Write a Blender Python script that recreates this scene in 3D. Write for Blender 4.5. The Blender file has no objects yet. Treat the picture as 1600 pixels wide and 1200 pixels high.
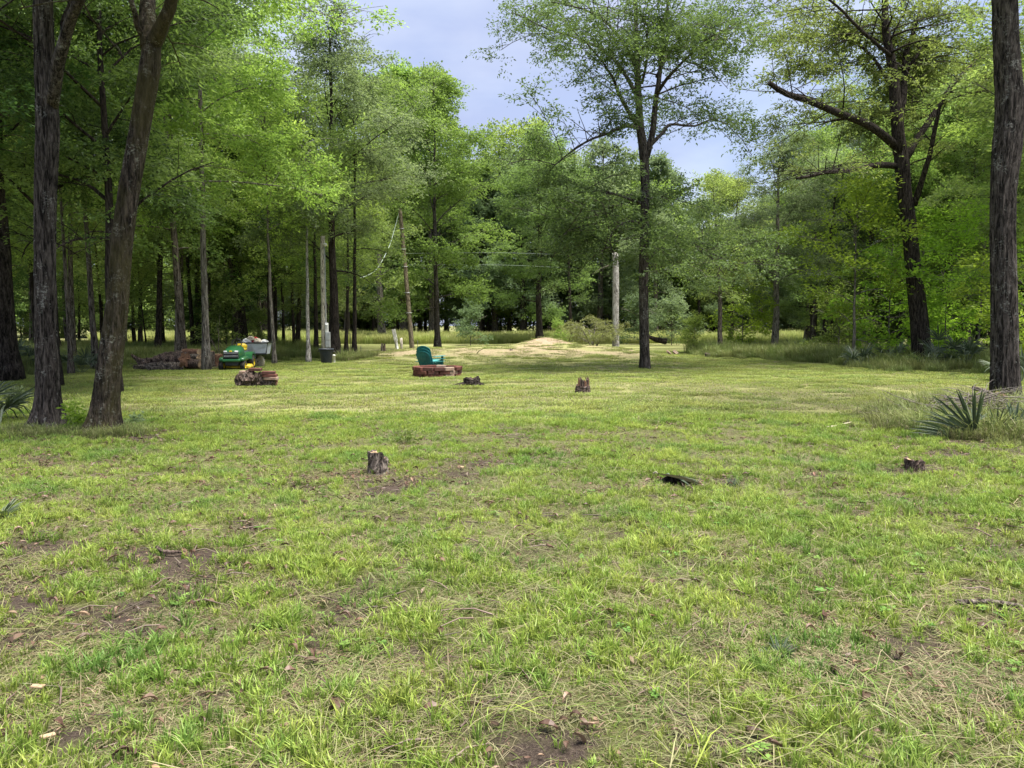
import bpy, bmesh, math, random
import numpy as np
from mathutils import Vector, Matrix, Euler

# ------------------------------------------------------------------ camera
scene = bpy.context.scene
COL = scene.collection
F_PX = 1186.0
CAM_H = 1.6
HORIZON = 508.0
PITCH = math.atan((600.0 - HORIZON) / F_PX)
cam_data = bpy.data.cameras.new('camera')
cam_data.sensor_width = 36.0
cam_data.lens = F_PX / 1600.0 * 36.0
cam_data.clip_start = 0.05
cam_data.clip_end = 3000.0
cam = bpy.data.objects.new('camera', cam_data)
COL.objects.link(cam)
cam.location = (0, 0, CAM_H)
cam.rotation_euler = (math.pi / 2 - PITCH, 0, 0)
scene.camera = cam

# ------------------------------------------------------------------ light
SUN_EL = math.radians(74)
SUN_AZ = math.radians(118)          # compass angle of the sun from +Y (ahead); very high, to the right and a little behind
sun_dir = Vector((math.sin(SUN_AZ) * math.cos(SUN_EL), math.cos(SUN_AZ) * math.cos(SUN_EL), math.sin(SUN_EL)))
sl = bpy.data.lights.new('sun', 'SUN')
sl.energy = 4.0
sl.angle = math.radians(34)
sl.color = (1.0, 0.95, 0.86)
so = bpy.data.objects.new('sun', sl)
COL.objects.link(so)
so.location = sun_dir * 60
so.rotation_euler = (-sun_dir).to_track_quat('-Z', 'Y').to_euler()

world = bpy.data.worlds.new('World')
scene.world = world
world.use_nodes = True
nt = world.node_tree
nt.nodes.clear()
w_out = nt.nodes.new('ShaderNodeOutputWorld')
w_bg = nt.nodes.new('ShaderNodeBackground')
w_sky = nt.nodes.new('ShaderNodeTexSky')
w_sky.sky_type = 'NISHITA'
w_sky.sun_disc = False
w_sky.sun_elevation = SUN_EL
w_sky.sun_rotation = SUN_AZ
w_sky.air_density = 1.2
w_sky.dust_density = 2.0
w_bg.inputs['Strength'].default_value = 0.078
w_tc = nt.nodes.new('ShaderNodeTexCoord')
w_map = nt.nodes.new('ShaderNodeMapping')
w_map.inputs['Scale'].default_value = (1.3, 1.3, 3.2)
w_map.inputs['Location'].default_value = (0.4, 0.1, 0.3)
w_no = nt.nodes.new('ShaderNodeTexNoise')
w_no.inputs['Scale'].default_value = 1.7
w_no.inputs['Detail'].default_value = 6
w_no.inputs['Roughness'].default_value = 0.45
w_ramp = nt.nodes.new('ShaderNodeValToRGB')
w_ramp.color_ramp.elements[0].position = 0.36
w_ramp.color_ramp.elements[0].color = (0.62, 0.62, 0.62, 1)
w_ramp.color_ramp.elements[1].position = 0.66
w_ramp.color_ramp.elements[1].color = (1.0, 1.0, 1.0, 1)
w_mix = nt.nodes.new('ShaderNodeMix')
w_mix.data_type = 'RGBA'
nt.links.new(w_tc.outputs['Generated'], w_map.inputs['Vector'])
nt.links.new(w_map.outputs['Vector'], w_no.inputs['Vector'])
nt.links.new(w_no.outputs['Fac'], w_ramp.inputs['Fac'])
nt.links.new(w_ramp.outputs['Color'], w_mix.inputs['Factor'])
nt.links.new(w_sky.outputs['Color'], w_mix.inputs[6])
w_mix.inputs[7].default_value = (2.45, 2.75, 3.75, 1)      # bright thin cloud
w_no2 = nt.nodes.new('ShaderNodeTexNoise')
w_no2.inputs['Scale'].default_value = 2.6
w_no2.inputs['Detail'].default_value = 5
w_no2.inputs['Roughness'].default_value = 0.5
nt.links.new(w_map.outputs['Vector'], w_no2.inputs['Vector'])
w_r2 = nt.nodes.new('ShaderNodeValToRGB')
w_r2.color_ramp.elements[0].position = 0.38
w_r2.color_ramp.elements[0].color = (0.88, 0.90, 0.97, 1)
w_r2.color_ramp.elements[1].position = 0.62
w_r2.color_ramp.elements[1].color = (1.25, 1.20, 1.10, 1)
nt.links.new(w_no2.outputs['Fac'], w_r2.inputs['Fac'])
w_mul = nt.nodes.new('ShaderNodeMix')
w_mul.data_type = 'RGBA'
w_mul.blend_type = 'MULTIPLY'
w_mul.inputs['Factor'].default_value = 1.0
nt.links.new(w_mix.outputs[2], w_mul.inputs[6])
nt.links.new(w_r2.outputs['Color'], w_mul.inputs[7])
nt.links.new(w_mul.outputs[2], w_bg.inputs['Color'])
nt.links.new(w_bg.outputs['Background'], w_out.inputs['Surface'])

scene.view_settings.view_transform = 'Standard'
scene.view_settings.look = 'None'
scene.view_settings.exposure = 1.7
scene.view_settings.gamma = 1.0
scene.view_settings.use_curve_mapping = False
scene.render.engine = 'CYCLES'
scene.cycles.max_bounces = 8
scene.cycles.diffuse_bounces = 6
scene.cycles.glossy_bounces = 2
scene.cycles.transmission_bounces = 4
scene.cycles.transparent_max_bounces = 4
scene.cycles.use_denoising = True

# ------------------------------------------------------------------ pixel <-> world helpers (1600 x 1200 photograph)
CP, SP = math.cos(PITCH), math.sin(PITCH)


def ray(px, py):
    u, v = (px - 800) / F_PX, (600 - py) / F_PX
    return np.array([u, CP + v * SP, -SP + v * CP])


def P(px, py, d):
    r = ray(px, py)
    t = d / r[1]
    return np.array([r[0] * t, d, CAM_H + r[2] * t])


def proj(x, y, z):
    yy, zz = y, z - CAM_H
    depth = yy * CP - zz * SP
    up = yy * SP + zz * CP
    depth = np.maximum(depth, 0.05)
    return 800 + F_PX * x / depth, 600 - F_PX * up / depth


# ------------------------------------------------------------------ noise and terrain
_hr = np.random.RandomState(77)
_TAB = _hr.rand(256, 256)


def vnoise(x, y):
    xi, yi = np.floor(x).astype(int), np.floor(y).astype(int)
    fx, fy = x - xi, y - yi
    fx, fy = fx * fx * (3 - 2 * fx), fy * fy * (3 - 2 * fy)
    a = _TAB[xi & 255, yi & 255]
    b = _TAB[(xi + 1) & 255, yi & 255]
    c = _TAB[xi & 255, (yi + 1) & 255]
    d = _TAB[(xi + 1) & 255, (yi + 1) & 255]
    return (a * (1 - fx) + b * fx) * (1 - fy) + (c * (1 - fx) + d * fx) * fy


def fbm(x, y, o=4, seed=0):
    s, a, t = 0.0, 0.5, 0.0
    for i in range(o):
        s = s + a * vnoise(x * 2 ** i + 17.3 * i + seed * 31.7, y * 2 ** i + 9.1 * i + seed * 13.1)
        t += a
        a *= 0.5
    return s / t


def sstep(a, b, x):
    t = np.clip((x - a) / (b - a), 0, 1)
    return t * t * (3 - 2 * t)


def gauss(x, y, cx, cy, sx, sy):
    return np.exp(-((x - cx) / sx) ** 2 - ((y - cy) / sy) ** 2)


def berm(x, y):
    e = sstep(-8.5, -4.5, x) * (1 - sstep(4.5, 8.5, x))
    return 0.50 * e * np.exp(-((y - 36.0) / 3.6) ** 2)


def mound(x, y):
    return 0.42 * gauss(x, y, 1.75, 38.5, 1.15, 1.6) + 0.26 * gauss(x, y, 1.3, 38.0, 3.4, 2.6)


def th(x, y):
    x, y = np.asarray(x, float), np.asarray(y, float)
    h = 0.10 * (fbm(x * 0.11, y * 0.11, 3, 3) - 0.5) + 0.045 * (fbm(x * 0.9, y * 0.9, 3, 5) - 0.5)
    h = h + 0.03 * (fbm(x * 5, y * 5, 2, 6) - 0.5) * (1 - sstep(15, 30, y))
    return h + berm(x, y) + mound(x, y)


def H(x, y):
    return float(th(x, y))


def G(px, py):
    r = ray(px, py)
    z = 0.0
    for _ in range(4):
        t = (z - CAM_H) / r[2]
        x, y = r[0] * t, r[1] * t
        z = H(x, y)
    return np.array([x, y, z])


def at(px, d):
    """point of the ground at picture column px and distance d"""
    x = (px - 800) / F_PX * (d * CP)
    return np.array([x, d, H(x, d)])


# bare and littered patches: (column, row, half width, half height, strength)
PATCH = [(600, 750, 125, 26, 1.0), (700, 742, 80, 18, .55), (320, 862, 130, 13, 1.0), (250, 880, 70, 16, .6), (60, 850, 110, 14, .8),
         (80, 905, 150, 30, 1.0), (200, 968, 80, 14, .9), (30, 1000, 90, 24, .8), (60, 945, 120, 28, 1.0), (330, 890, 90, 12, .8), (430, 912, 40, 10, .7),
         (1060, 750, 90, 14, .7), (1140, 745, 40, 12, .6), (1290, 752, 50, 12, .6), (1095, 1135, 55, 18, 1.0), (1330, 790, 60, 10, .5),
         (800, 710, 45, 6, .8), (960, 712, 25, 6, .6), (1150, 656, 150, 5, .5), (165, 684, 110, 9, 1.0), (60, 678, 60, 8, .8),
         (1480, 700, 110, 14, .6), (1420, 740, 60, 10, .7), (680, 900, 70, 14, .4), (900, 770, 60, 10, .4), (690, 965, 60, 16, .45),
         (520, 1100, 80, 20, .35), (120, 1130, 110, 34, .5), (1330, 1060, 120, 36, .45), (1210, 1160, 100, 30, .4), (800, 1190, 90, 20, .4),
         (560, 1180, 60, 20, .4), (870, 990, 50, 14, .3), (1500, 860, 60, 10, .4), (1350, 690, 70, 8, .5)]
STRAW = [(1440, 1060, 190, 60, .9), (1150, 700, 160, 14, .5), (200, 1080, 220, 60, .5), (600, 1090, 200, 60, .3), (870, 690, 260, 14, .6),
         (1100, 600, 220, 16, .8), (760, 830, 60, 14, .5), (1120, 925, 120, 20, .5), (40, 905, 140, 70, .6), (500, 640, 130, 8, .4),
         (1300, 640, 160, 10, .6), (730, 600, 160, 12, .5), (450, 600, 120, 8, .4), (1450, 780, 130, 20, .5)]


def patches(px, py, tab, nx, ny):
    m = np.zeros_like(px)
    for (cx, cy, rx, ry, s) in tab:
        d = ((px + nx * rx * 1.3 - cx) / rx) ** 2 + ((py + ny * ry * 1.3 - cy) / ry) ** 2
        m = np.maximum(m, s * (1 - sstep(0.35, 1.3, d)))
    return m


def cover(x, y):
    """bare (0..1) and straw (0..1) for points of the ground"""
    px, py = proj(x, y, np.zeros_like(x) + berm(x, y) + mound(x, y))
    n = fbm(x * 1.6, y * 1.6, 4, 1)
    n2 = fbm(x * 1.7 + 40, y * 1.7, 3, 2)
    bare = patches(px, py, PATCH, (n - .5) * 2, (n2 - .5) * 2)
    clump = fbm(x * 2.6, y * 2.6, 3, 8)
    bare = np.clip(bare + 0.7 * sstep(0.535, 0.66, clump) * (1 - sstep(9, 16, y)), 0, 1)
    straw = patches(px, py, STRAW, (n2 - .5) * 2, (n - .5) * 2)
    streak = fbm(x * 0.22, y * 0.8, 4, 9)
    straw = np.clip(straw * 0.8 + 0.8 * sstep(0.47, 0.62, streak) * (0.45 + 0.65 * sstep(8, 16, y)), 0, 1)
    ridge = np.clip((berm(x, y) + mound(x, y)) / 0.36, 0, 1)
    straw = np.clip(straw + 0.75 * ridge, 0, 1)
    soil = np.clip(sstep(0.42, 0.58, fbm(x * 0.45, y * 1.2, 4, 12)) * ridge * 0.62 + 0.95 * gauss(x, y, 1.75, 38.0, 0.9, 1.2) * sstep(0.3, 0.6, fbm(x * 2, y * 2, 3, 14)), 0, 1)
    return bare, straw, soil


# ------------------------------------------------------------------ mesh building
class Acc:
    def __init__(self):
        self.v, self.f, self.n, self.t = [], [], 0, []
        self.m = []
        self.smooth = []

    def add(self, v, faces, tint=None, mat=0, smooth=False):
        """faces: integer array (n,3) or (n,4), or list of tuples"""
        v = np.asarray(v, float)
        groups = [faces] if isinstance(faces, np.ndarray) else None
        if groups is None:
            by = {}
            for q in faces:
                by.setdefault(len(q), []).append(q)
            groups = [np.array(g) for g in by.values()]
        for g in groups:
            self.f.append(g + self.n)
            self.m.append(np.full(len(g), mat, np.int32))
            self.smooth.append(np.full(len(g), smooth))
        self.v.append(v)
        self.t.append(np.zeros(len(v)) + (0.5 if tint is None else tint))
        self.n += len(v)
        return self

    def mesh(self, name, mats):
        me = bpy.data.meshes.new(name)
        v = np.concatenate(self.v)
        me.vertices.add(len(v))
        me.vertices.foreach_set('co', v.astype(np.float32).ravel())
        tot = np.concatenate([np.full(len(f), f.shape[1], np.int32) for f in self.f])
        idx = np.concatenate([f.ravel() for f in self.f]).astype(np.int32)
        start = np.concatenate([[0], np.cumsum(tot)[:-1]]).astype(np.int32)
        me.loops.add(len(idx))
        me.loops.foreach_set('vertex_index', idx)
        me.polygons.add(len(tot))
        me.polygons.foreach_set('loop_start', start)
        me.polygons.foreach_set('loop_total', tot)
        me.polygons.foreach_set('material_index', np.concatenate(self.m))
        me.polygons.foreach_set('use_smooth', np.concatenate(self.smooth))
        a = me.attributes.new('tint', 'FLOAT', 'POINT')
        a.data.foreach_set('value', np.concatenate(self.t).astype(np.float32))
        me.update(calc_edges=True)
        for m in (mats if isinstance(mats, (list, tuple)) else [mats]):
            me.materials.append(m)
        return me

    def build(self, name, mats, parent=None, **props):
        o = bpy.data.objects.new(name, self.mesh(name, mats))
        COL.objects.link(o)
        o.parent = parent
        for k, val in props.items():
            o[k] = val
        return o


def tag(o, label=None, cat=None, group=None, kind=None):
    for k, val in (('label', label), ('category', cat), ('group', group), ('kind', kind)):
        if val:
            o[k] = val
    return o


def empty(name, loc, label, cat, group=None, rz=0.0, tilt=(0, 0)):
    o = bpy.data.objects.new(name, None)
    o.empty_display_size = 0.2
    COL.objects.link(o)
    o.location = [float(c) for c in loc]
    o.rotation_euler = (tilt[0], tilt[1], rz)
    return tag(o, label, cat, group)


def copy_tree(o, parent=None):
    c = o.copy()
    COL.objects.link(c)
    c.parent = parent
    for ch in [x for x in bpy.data.objects if x.parent == o]:
        copy_tree(ch, c)
    return c


def kids(o):
    return [x for x in bpy.data.objects if x.parent == o]


def tube_arrays(path, radii, sides=8, cap=True, jitter=None):
    path = np.asarray(path, float)
    radii = np.asarray(radii, float)
    n = len(path)
    tan = np.gradient(path, axis=0)
    tan /= np.linalg.norm(tan, axis=1)[:, None] + 1e-9
    ref = np.array([1.0, 0.03, 0.02]) if abs(tan[0][2]) > 0.7 else np.array([0.02, 0.03, 1.0])
    u = np.cross(tan, ref)
    u /= np.linalg.norm(u, axis=1)[:, None] + 1e-9
    w = np.cross(tan, u)
    ang = np.linspace(0, 2 * math.pi, sides, endpoint=False)
    r = np.repeat(radii[:, None], sides, 1)
    if jitter is not None:
        r = r * jitter
    v = path[:, None, :] + r[:, :, None] * (u[:, None, :] * np.cos(ang)[None, :, None] + w[:, None, :] * np.sin(ang)[None, :, None])
    v = v.reshape(-1, 3)
    i = np.arange(n - 1)[:, None] * sides + np.arange(sides)[None, :]
    j = np.arange(n - 1)[:, None] * sides + (np.arange(sides)[None, :] + 1) % sides
    q = np.stack([i, i + sides, j + sides, j], -1).reshape(-1, 4)
    faces = [tuple(x) for x in q] if False else q
    caps = []
    if cap:
        v = np.vstack([v, path[0], path[-1]])
        c0, c1 = n * sides, n * sides + 1
        for k in range(sides):
            caps.append((c0, k, (k + 1) % sides))
            b = (n - 1) * sides
            caps.append((c1, b + (k + 1) % sides, b + k))
    return v, q, (np.array(caps) if caps else None)


def add_tube(acc, path, radii, sides=8, cap=True, jitter=None, tint=None, mat=0, smooth=True):
    if np.isscalar(radii):
        radii = np.full(len(path), radii)
    v, q, c = tube_arrays(path, radii, sides, cap, jitter)
    n0 = acc.n
    acc.add(v, q, tint, mat, smooth)
    if c is not None:
        acc.f.append(c + n0)
        acc.m.append(np.full(len(c), mat, np.int32))
        acc.smooth.append(np.full(len(c), False))
    return acc


def spline(pts, n):
    """Catmull-Rom through pts, n samples"""
    pts = np.asarray(pts, float)
    if len(pts) == 2:
        t = np.linspace(0, 1, n)[:, None]
        return pts[0] * (1 - t) + pts[1] * t
    p = np.vstack([2 * pts[0] - pts[1], pts, 2 * pts[-1] - pts[-2]])
    s = np.linspace(0, len(pts) - 1 - 1e-6, n)
    k = s.astype(int)
    t = (s - k)[:, None]
    a, b, c, d = p[k], p[k + 1], p[k + 2], p[k + 3]
    return 0.5 * ((2 * b) + (c - a) * t + (2 * a - 5 * b + 4 * c - d) * t ** 2 + (3 * b - a - 3 * c + d) * t ** 3)


def rotm(rx=0, ry=0, rz=0):
    return np.array(Euler((rx, ry, rz)).to_matrix())


_boxcache = {}


def add_box(acc, c, s, rot=(0, 0, 0), bevel=0.0, mat=0, tint=None, taper=None, smooth=False):
    """box with centre c, size s; taper=(tx,ty) scales the top face"""
    bm = bmesh.new()
    bmesh.ops.create_cube(bm, size=1.0)
    for v in bm.verts:
        v.co = Vector((v.co.x * s[0], v.co.y * s[1], v.co.z * s[2]))
        if taper and v.co.z > 0:
            v.co.x *= taper[0]
            v.co.y *= taper[1]
    if bevel > 0:
        bmesh.ops.bevel(bm, geom=list(bm.edges), offset=bevel, segments=1, affect='EDGES', profile=0.5)
    bm.verts.ensure_lookup_table()
    v = np.array([x.co[:] for x in bm.verts])
    f = [tuple(q.index for q in p.verts) for p in bm.faces]
    bm.free()
    v = v @ rotm(*rot).T + np.asarray(c, float)
    return acc.add(v, f, tint, mat, smooth)


def add_lathe(acc, prof, c=(0, 0, 0), sides=24, axis='z', rot=None, mat=0, tint=None, smooth=True, squash=(1, 1)):
    """prof: list of (radius, height)"""
    ang = np.linspace(0, 2 * math.pi, sides, endpoint=False)
    v = []
    for (r, h) in prof:
        v.append(np.stack([r * np.cos(ang) * squash[0], r * np.sin(ang) * squash[1], np.full(sides, h)], 1))
    v = np.concatenate(v)
    n = len(prof)
    i = np.arange(n - 1)[:, None] * sides + np.arange(sides)[None, :]
    j = np.arange(n - 1)[:, None] * sides + (np.arange(sides)[None, :] + 1) % sides
    q = np.stack([i, j, j + sides, i + sides], -1).reshape(-1, 4)
    if axis == 'x':
        v = v[:, [2, 0, 1]]
    elif axis == 'y':
        v = v[:, [0, 2, 1]] * np.array([1, 1, 1])
    if rot is not None:
        v = v @ rotm(*rot).T
    v = v + np.asarray(c, float)
    return acc.add(v, q, tint, mat, smooth)


def add_prism(acc, outline, depth, c=(0, 0, 0), rot=(0, 0, 0), mat=0, tint=None):
    """2-D outline in x,z extruded along y by depth"""
    o = np.asarray(outline, float)
    n = len(o)
    v = np.vstack([np.stack([o[:, 0], np.full(n, -depth / 2), o[:, 1]], 1), np.stack([o[:, 0], np.full(n, depth / 2), o[:, 1]], 1)])
    f = [tuple(range(n)), tuple(range(2 * n - 1, n - 1, -1))]
    f += [(k, k + n, (k + 1) % n + n, (k + 1) % n) for k in range(n)]
    v = v @ rotm(*rot).T + np.asarray(c, float)
    return acc.add(v, f, tint, mat)


def loft(acc, rings, cap=True, mat=0, tint=None, smooth=True):
    rings = [np.asarray(r, float) for r in rings]
    s = len(rings[0])
    v = np.concatenate(rings)
    f = []
    for a in range(len(rings) - 1):
        for k in range(s):
            f.append((a * s + k, a * s + (k + 1) % s, (a + 1) * s + (k + 1) % s, (a + 1) * s + k))
    if cap:
        f.append(tuple(range(s - 1, -1, -1)))
        b = (len(rings) - 1) * s
        f.append(tuple(range(b, b + s)))
    return acc.add(v, f, tint, mat, smooth)


# ------------------------------------------------------------------ materials
def new_mat(name):
    m = bpy.data.materials.new(name)
    m.use_nodes = True
    m.node_tree.nodes.clear()
    return m, m.node_tree.nodes, m.node_tree.links


def mixc(N, L, fac, a, b):
    x = N.new('ShaderNodeMix')
    x.data_type = 'RGBA'
    for sock, val in ((x.inputs['Factor'], fac), (x.inputs[6], a), (x.inputs[7], b)):
        if isinstance(val, (tuple, list)):
            sock.default_value = tuple(val) + ((1,) if len(val) == 3 else ())
        elif isinstance(val, (int, float)):
            sock.default_value = val
        else:
            L.new(val, sock)
    return x.outputs[2]


def noise(N, L, vec, scale, detail=4, rough=0.55, dist=0.0):
    n = N.new('ShaderNodeTexNoise')
    n.inputs['Scale'].default_value = scale
    n.inputs['Detail'].default_value = detail
    n.inputs['Roughness'].default_value = rough
    n.inputs['Distortion'].default_value = dist
    if vec is not None:
        L.new(vec, n.inputs['Vector'])
    return n.outputs['Fac']


def ramp(N, L, fac, stops):
    r = N.new('ShaderNodeValToRGB')
    e = r.color_ramp.elements
    while len(e) < len(stops):
        e.new(0.5)
    for k, (p, c) in enumerate(stops):
        e[k].position = p
        e[k].color = tuple(c) + (1,) if not isinstance(c, (int, float)) else (c, c, c, 1)
    L.new(fac, r.inputs['Fac'])
    return r.outputs['Color']


def mapped(N, L, kind='Object', scale=(1, 1, 1)):
    tc = N.new('ShaderNodeTexCoord')
    mp = N.new('ShaderNodeMapping')
    mp.inputs['Scale'].default_value = scale
    L.new(tc.outputs[kind], mp.inputs['Vector'])
    return mp.outputs['Vector']


def worldpos(N, L, scale=(1, 1, 1)):
    g = N.new('ShaderNodeNewGeometry')
    mp = N.new('ShaderNodeMapping')
    mp.inputs['Scale'].default_value = scale
    L.new(g.outputs['Position'], mp.inputs['Vector'])
    return mp.outputs['Vector']


def attr(N, name, kind='GEOMETRY'):
    a = N.new('ShaderNodeAttribute')
    a.attribute_name = name
    a.attribute_type = kind
    return a


def principled(N, L, color, rough=0.8, bump=None, bstr=0.5, bdist=0.02, spec=0.3, metal=0.0, coat=0.0):
    b = N.new('ShaderNodeBsdfPrincipled')
    if isinstance(color, (tuple, list)):
        b.inputs['Base Color'].default_value = tuple(color) + (1,)
    else:
        L.new(color, b.inputs['Base Color'])
    if isinstance(rough, (int, float)):
        b.inputs['Roughness'].default_value = rough
    else:
        L.new(rough, b.inputs['Roughness'])
    b.inputs['Specular IOR Level'].default_value = spec
    b.inputs['Metallic'].default_value = metal
    b.inputs['Coat Weight'].default_value = coat
    if bump is not None:
        bn = N.new('ShaderNodeBump')
        bn.inputs['Strength'].default_value = bstr
        bn.inputs['Distance'].default_value = bdist
        L.new(bump, bn.inputs['Height'])
        L.new(bn.outputs['Normal'], b.inputs['Normal'])
    o = N.new('ShaderNodeOutputMaterial')
    L.new(b.outputs['BSDF'], o.inputs['Surface'])
    return b, o


def leaf_mat(name, dark, light, trans=0.45, spec=0.25, varyobj=0.25, tcol=(1.2, 1.22, 0.8)):
    m, N, L = new_mat(name)
    t = attr(N, 'tint').outputs['Fac']
    c = mixc(N, L, t, dark, light)
    oi = N.new('ShaderNodeObjectInfo')
    hs = N.new('ShaderNodeHueSaturation')
    mr = N.new('ShaderNodeMapRange')
    mr.inputs[3].default_value = 0.5 - 0.035 * varyobj * 2
    mr.inputs[4].default_value = 0.5 + 0.035 * varyobj * 2
    L.new(oi.outputs['Random'], mr.inputs[0])
    L.new(mr.outputs[0], hs.inputs['Hue'])
    mr2 = N.new('ShaderNodeMapRange')
    mr2.inputs[3].default_value = 1 - varyobj
    mr2.inputs[4].default_value = 1 + varyobj
    mu = N.new('ShaderNodeMath')
    mu.operation = 'MULTIPLY'
    mu.inputs[1].default_value = 7.31
    fr = N.new('ShaderNodeMath')
    fr.operation = 'FRACT'
    L.new(oi.outputs['Random'], mu.inputs[0])
    L.new(mu.outputs[0], fr.inputs[0])
    L.new(fr.outputs[0], mr2.inputs[0])
    L.new(mr2.outputs[0], hs.inputs['Value'])
    L.new(c, hs.inputs['Color'])
    c = hs.outputs['Color']
    b = N.new('ShaderNodeBsdfPrincipled')
    L.new(c, b.inputs['Base Color'])
    b.inputs['Roughness'].default_value = 0.5
    b.inputs['Specular IOR Level'].default_value = spec
    tr = N.new('ShaderNodeBsdfTranslucent')
    vm = N.new('ShaderNodeMix')
    vm.data_type = 'RGBA'
    vm.blend_type = 'MULTIPLY'
    vm.inputs['Factor'].default_value = 1
    L.new(c, vm.inputs[6])
    vm.inputs[7].default_value = tuple(tcol) + (1,)
    L.new(vm.outputs[2], tr.inputs['Color'])
    ms = N.new('ShaderNodeMixShader')
    ms.inputs[0].default_value = trans
    L.new(b.outputs['BSDF'], ms.inputs[1])
    L.new(tr.outputs['BSDF'], ms.inputs[2])
    o = N.new('ShaderNodeOutputMaterial')
    L.new(ms.outputs[0], o.inputs['Surface'])
    return m


def bark_mat(name, dark, light, lichen, lich_amt=0.5, scale=1.0, moss=None, moss_amt=0.0, furrow=9.0):
    m, N, L = new_mat(name)
    v = mapped(N, L, 'Object', (furrow * scale, furrow * scale, 1.4 * scale))
    n1 = noise(N, L, v, 2.2, 5, 0.65, 0.6)
    v2 = mapped(N, L, 'Object', (furrow * 2.6 * scale, furrow * 2.6 * scale, 5 * scale))
    n2 = noise(N, L, v2, 2.5, 4, 0.6, 0.2)
    mm = N.new('ShaderNodeMath')
    mm.operation = 'MULTIPLY_ADD'
    mm.inputs[1].default_value = 0.45
    L.new(n2, mm.inputs[0])
    L.new(n1, mm.inputs[2])
    c = ramp(N, L, mm.outputs[0], [(0.60, [x * 0.18 for x in dark]), (0.70, dark), (0.82, light), (0.94, [x * 1.5 for x in light])])
    v3 = mapped(N, L, 'Object', (scale, scale, scale * 0.7))
    n3 = noise(N, L, v3, 3.6, 6, 0.75, 0.6)
    lf = ramp(N, L, n3, [(0.66 - 0.25 * lich_amt, 0.0), (0.74 - 0.22 * lich_amt, 0.85)])
    v4 = mapped(N, L, 'Object', (11 * scale, 11 * scale, 17 * scale))
    n4 = noise(N, L, v4, 2.0, 3, 0.6)
    lf2 = ramp(N, L, n4, [(0.48, 0.0), (0.58, 1.0)])
    ml = N.new('ShaderNodeMath')
    ml.operation = 'MULTIPLY'
    L.new(lf, ml.inputs[0])
    L.new(lf2, ml.inputs[1])
    c = mixc(N, L, ml.outputs[0], c, lichen)
    if moss:
        n5 = noise(N, L, v3, 1.6, 5, 0.65, 0.3)
        mf = ramp(N, L, n5, [(0.62 - 0.35 * moss_amt, 0.0), (0.78 - 0.35 * moss_amt, 0.8)])
        c = mixc(N, L, mf, c, moss)
    principled(N, L, c, 0.9, mm.outputs[0], 1.0, 0.05, 0.15)
    return m


def simple_mat(name, color, rough=0.5, var=0.12, nscale=6, spec=0.4, metal=0.0, dirt=None, dirt_amt=0.3, bumps=0.15, coat=0.0, bdist=0.004):
    m, N, L = new_mat(name)
    v = mapped(N, L, 'Object')
    n = noise(N, L, v, nscale, 5, 0.6, 0.2)
    lo = [c * (1 - var * 2) for c in color]
    hi = [min(1, c * (1 + var)) for c in color]
    c = ramp(N, L, n, [(0.3, lo), (0.7, hi)])
    if dirt:
        n2 = noise(N, L, v, nscale * 0.6, 6, 0.7, 0.5)
        df = ramp(N, L, n2, [(0.62 - dirt_amt * .4, 0.0), (0.80 - dirt_amt * .3, 0.85)])
        c = mixc(N, L, df, c, dirt)
    n3 = noise(N, L, v, nscale * 6, 3, 0.6)
    principled(N, L, c, rough, n3, bumps, bdist, spec, metal, coat)
    return m


M = {}
M['leaf_light'] = leaf_mat('leaf_light', (0.11, 0.17, 0.045), (0.32, 0.43, 0.12), 0.6)
M['leaf_mid'] = leaf_mat('leaf_mid', (0.10, 0.15, 0.05), (0.29, 0.385, 0.13), 0.58)
M['leaf_grey'] = leaf_mat('leaf_grey', (0.085, 0.130, 0.064), (0.25, 0.33, 0.17), 0.55, tcol=(1.2, 1.2, 0.9))
M['leaf_dark'] = leaf_mat('leaf_dark', (0.042, 0.078, 0.026), (0.14, 0.22, 0.065), 0.55)  # darker leaf variety; its tone also paints in shade on the upper left foliage
M['leaf_lime'] = leaf_mat('leaf_lime', (0.14, 0.25, 0.03), (0.38, 0.56, 0.09), 0.62)
M['leaf_bright'] = leaf_mat('leaf_bright', (0.15, 0.23, 0.05), (0.42, 0.54, 0.16), 0.62)
M['leaf_oak'] = leaf_mat('leaf_oak', (0.055, 0.085, 0.032), (0.17, 0.235, 0.085), 0.5)
M['leaf_olive'] = leaf_mat('leaf_olive', (0.09, 0.10, 0.035), (0.24, 0.25, 0.10), 0.35)
M['palm_green'] = leaf_mat('palm_green', (0.040, 0.062, 0.036), (0.125, 0.16, 0.10), 0.2, 0.45, 0.1, tcol=(1, 1.2, 0.6))
M['palm_dry'] = leaf_mat('palm_dry', (0.10, 0.09, 0.06), (0.22, 0.20, 0.15), 0.15, 0.3, 0.1)
M['bark_oak'] = bark_mat('bark_oak', (0.042, 0.035, 0.032), (0.095, 0.081, 0.074), (0.27, 0.27, 0.25), 0.50)
M['bark_moss'] = bark_mat('bark_moss', (0.034, 0.027, 0.021), (0.080, 0.064, 0.051), (0.30, 0.30, 0.25), 0.6, 1.0, (0.055, 0.048, 0.020), 0.55)
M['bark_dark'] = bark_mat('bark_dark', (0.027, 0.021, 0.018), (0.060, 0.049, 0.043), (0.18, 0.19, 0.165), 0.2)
M['bark_grey'] = bark_mat('bark_grey', (0.12, 0.105, 0.09), (0.22, 0.20, 0.17), (0.38, 0.38, 0.34), 0.5)
M['bark_pale'] = bark_mat('bark_pale', (0.26, 0.24, 0.22), (0.45, 0.43, 0.41), (0.60, 0.60, 0.58), 0.7)
M['bark_far'] = bark_mat('bark_far', (0.075, 0.062, 0.052), (0.16, 0.135, 0.115), (0.28, 0.28, 0.25), 0.45)


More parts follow.
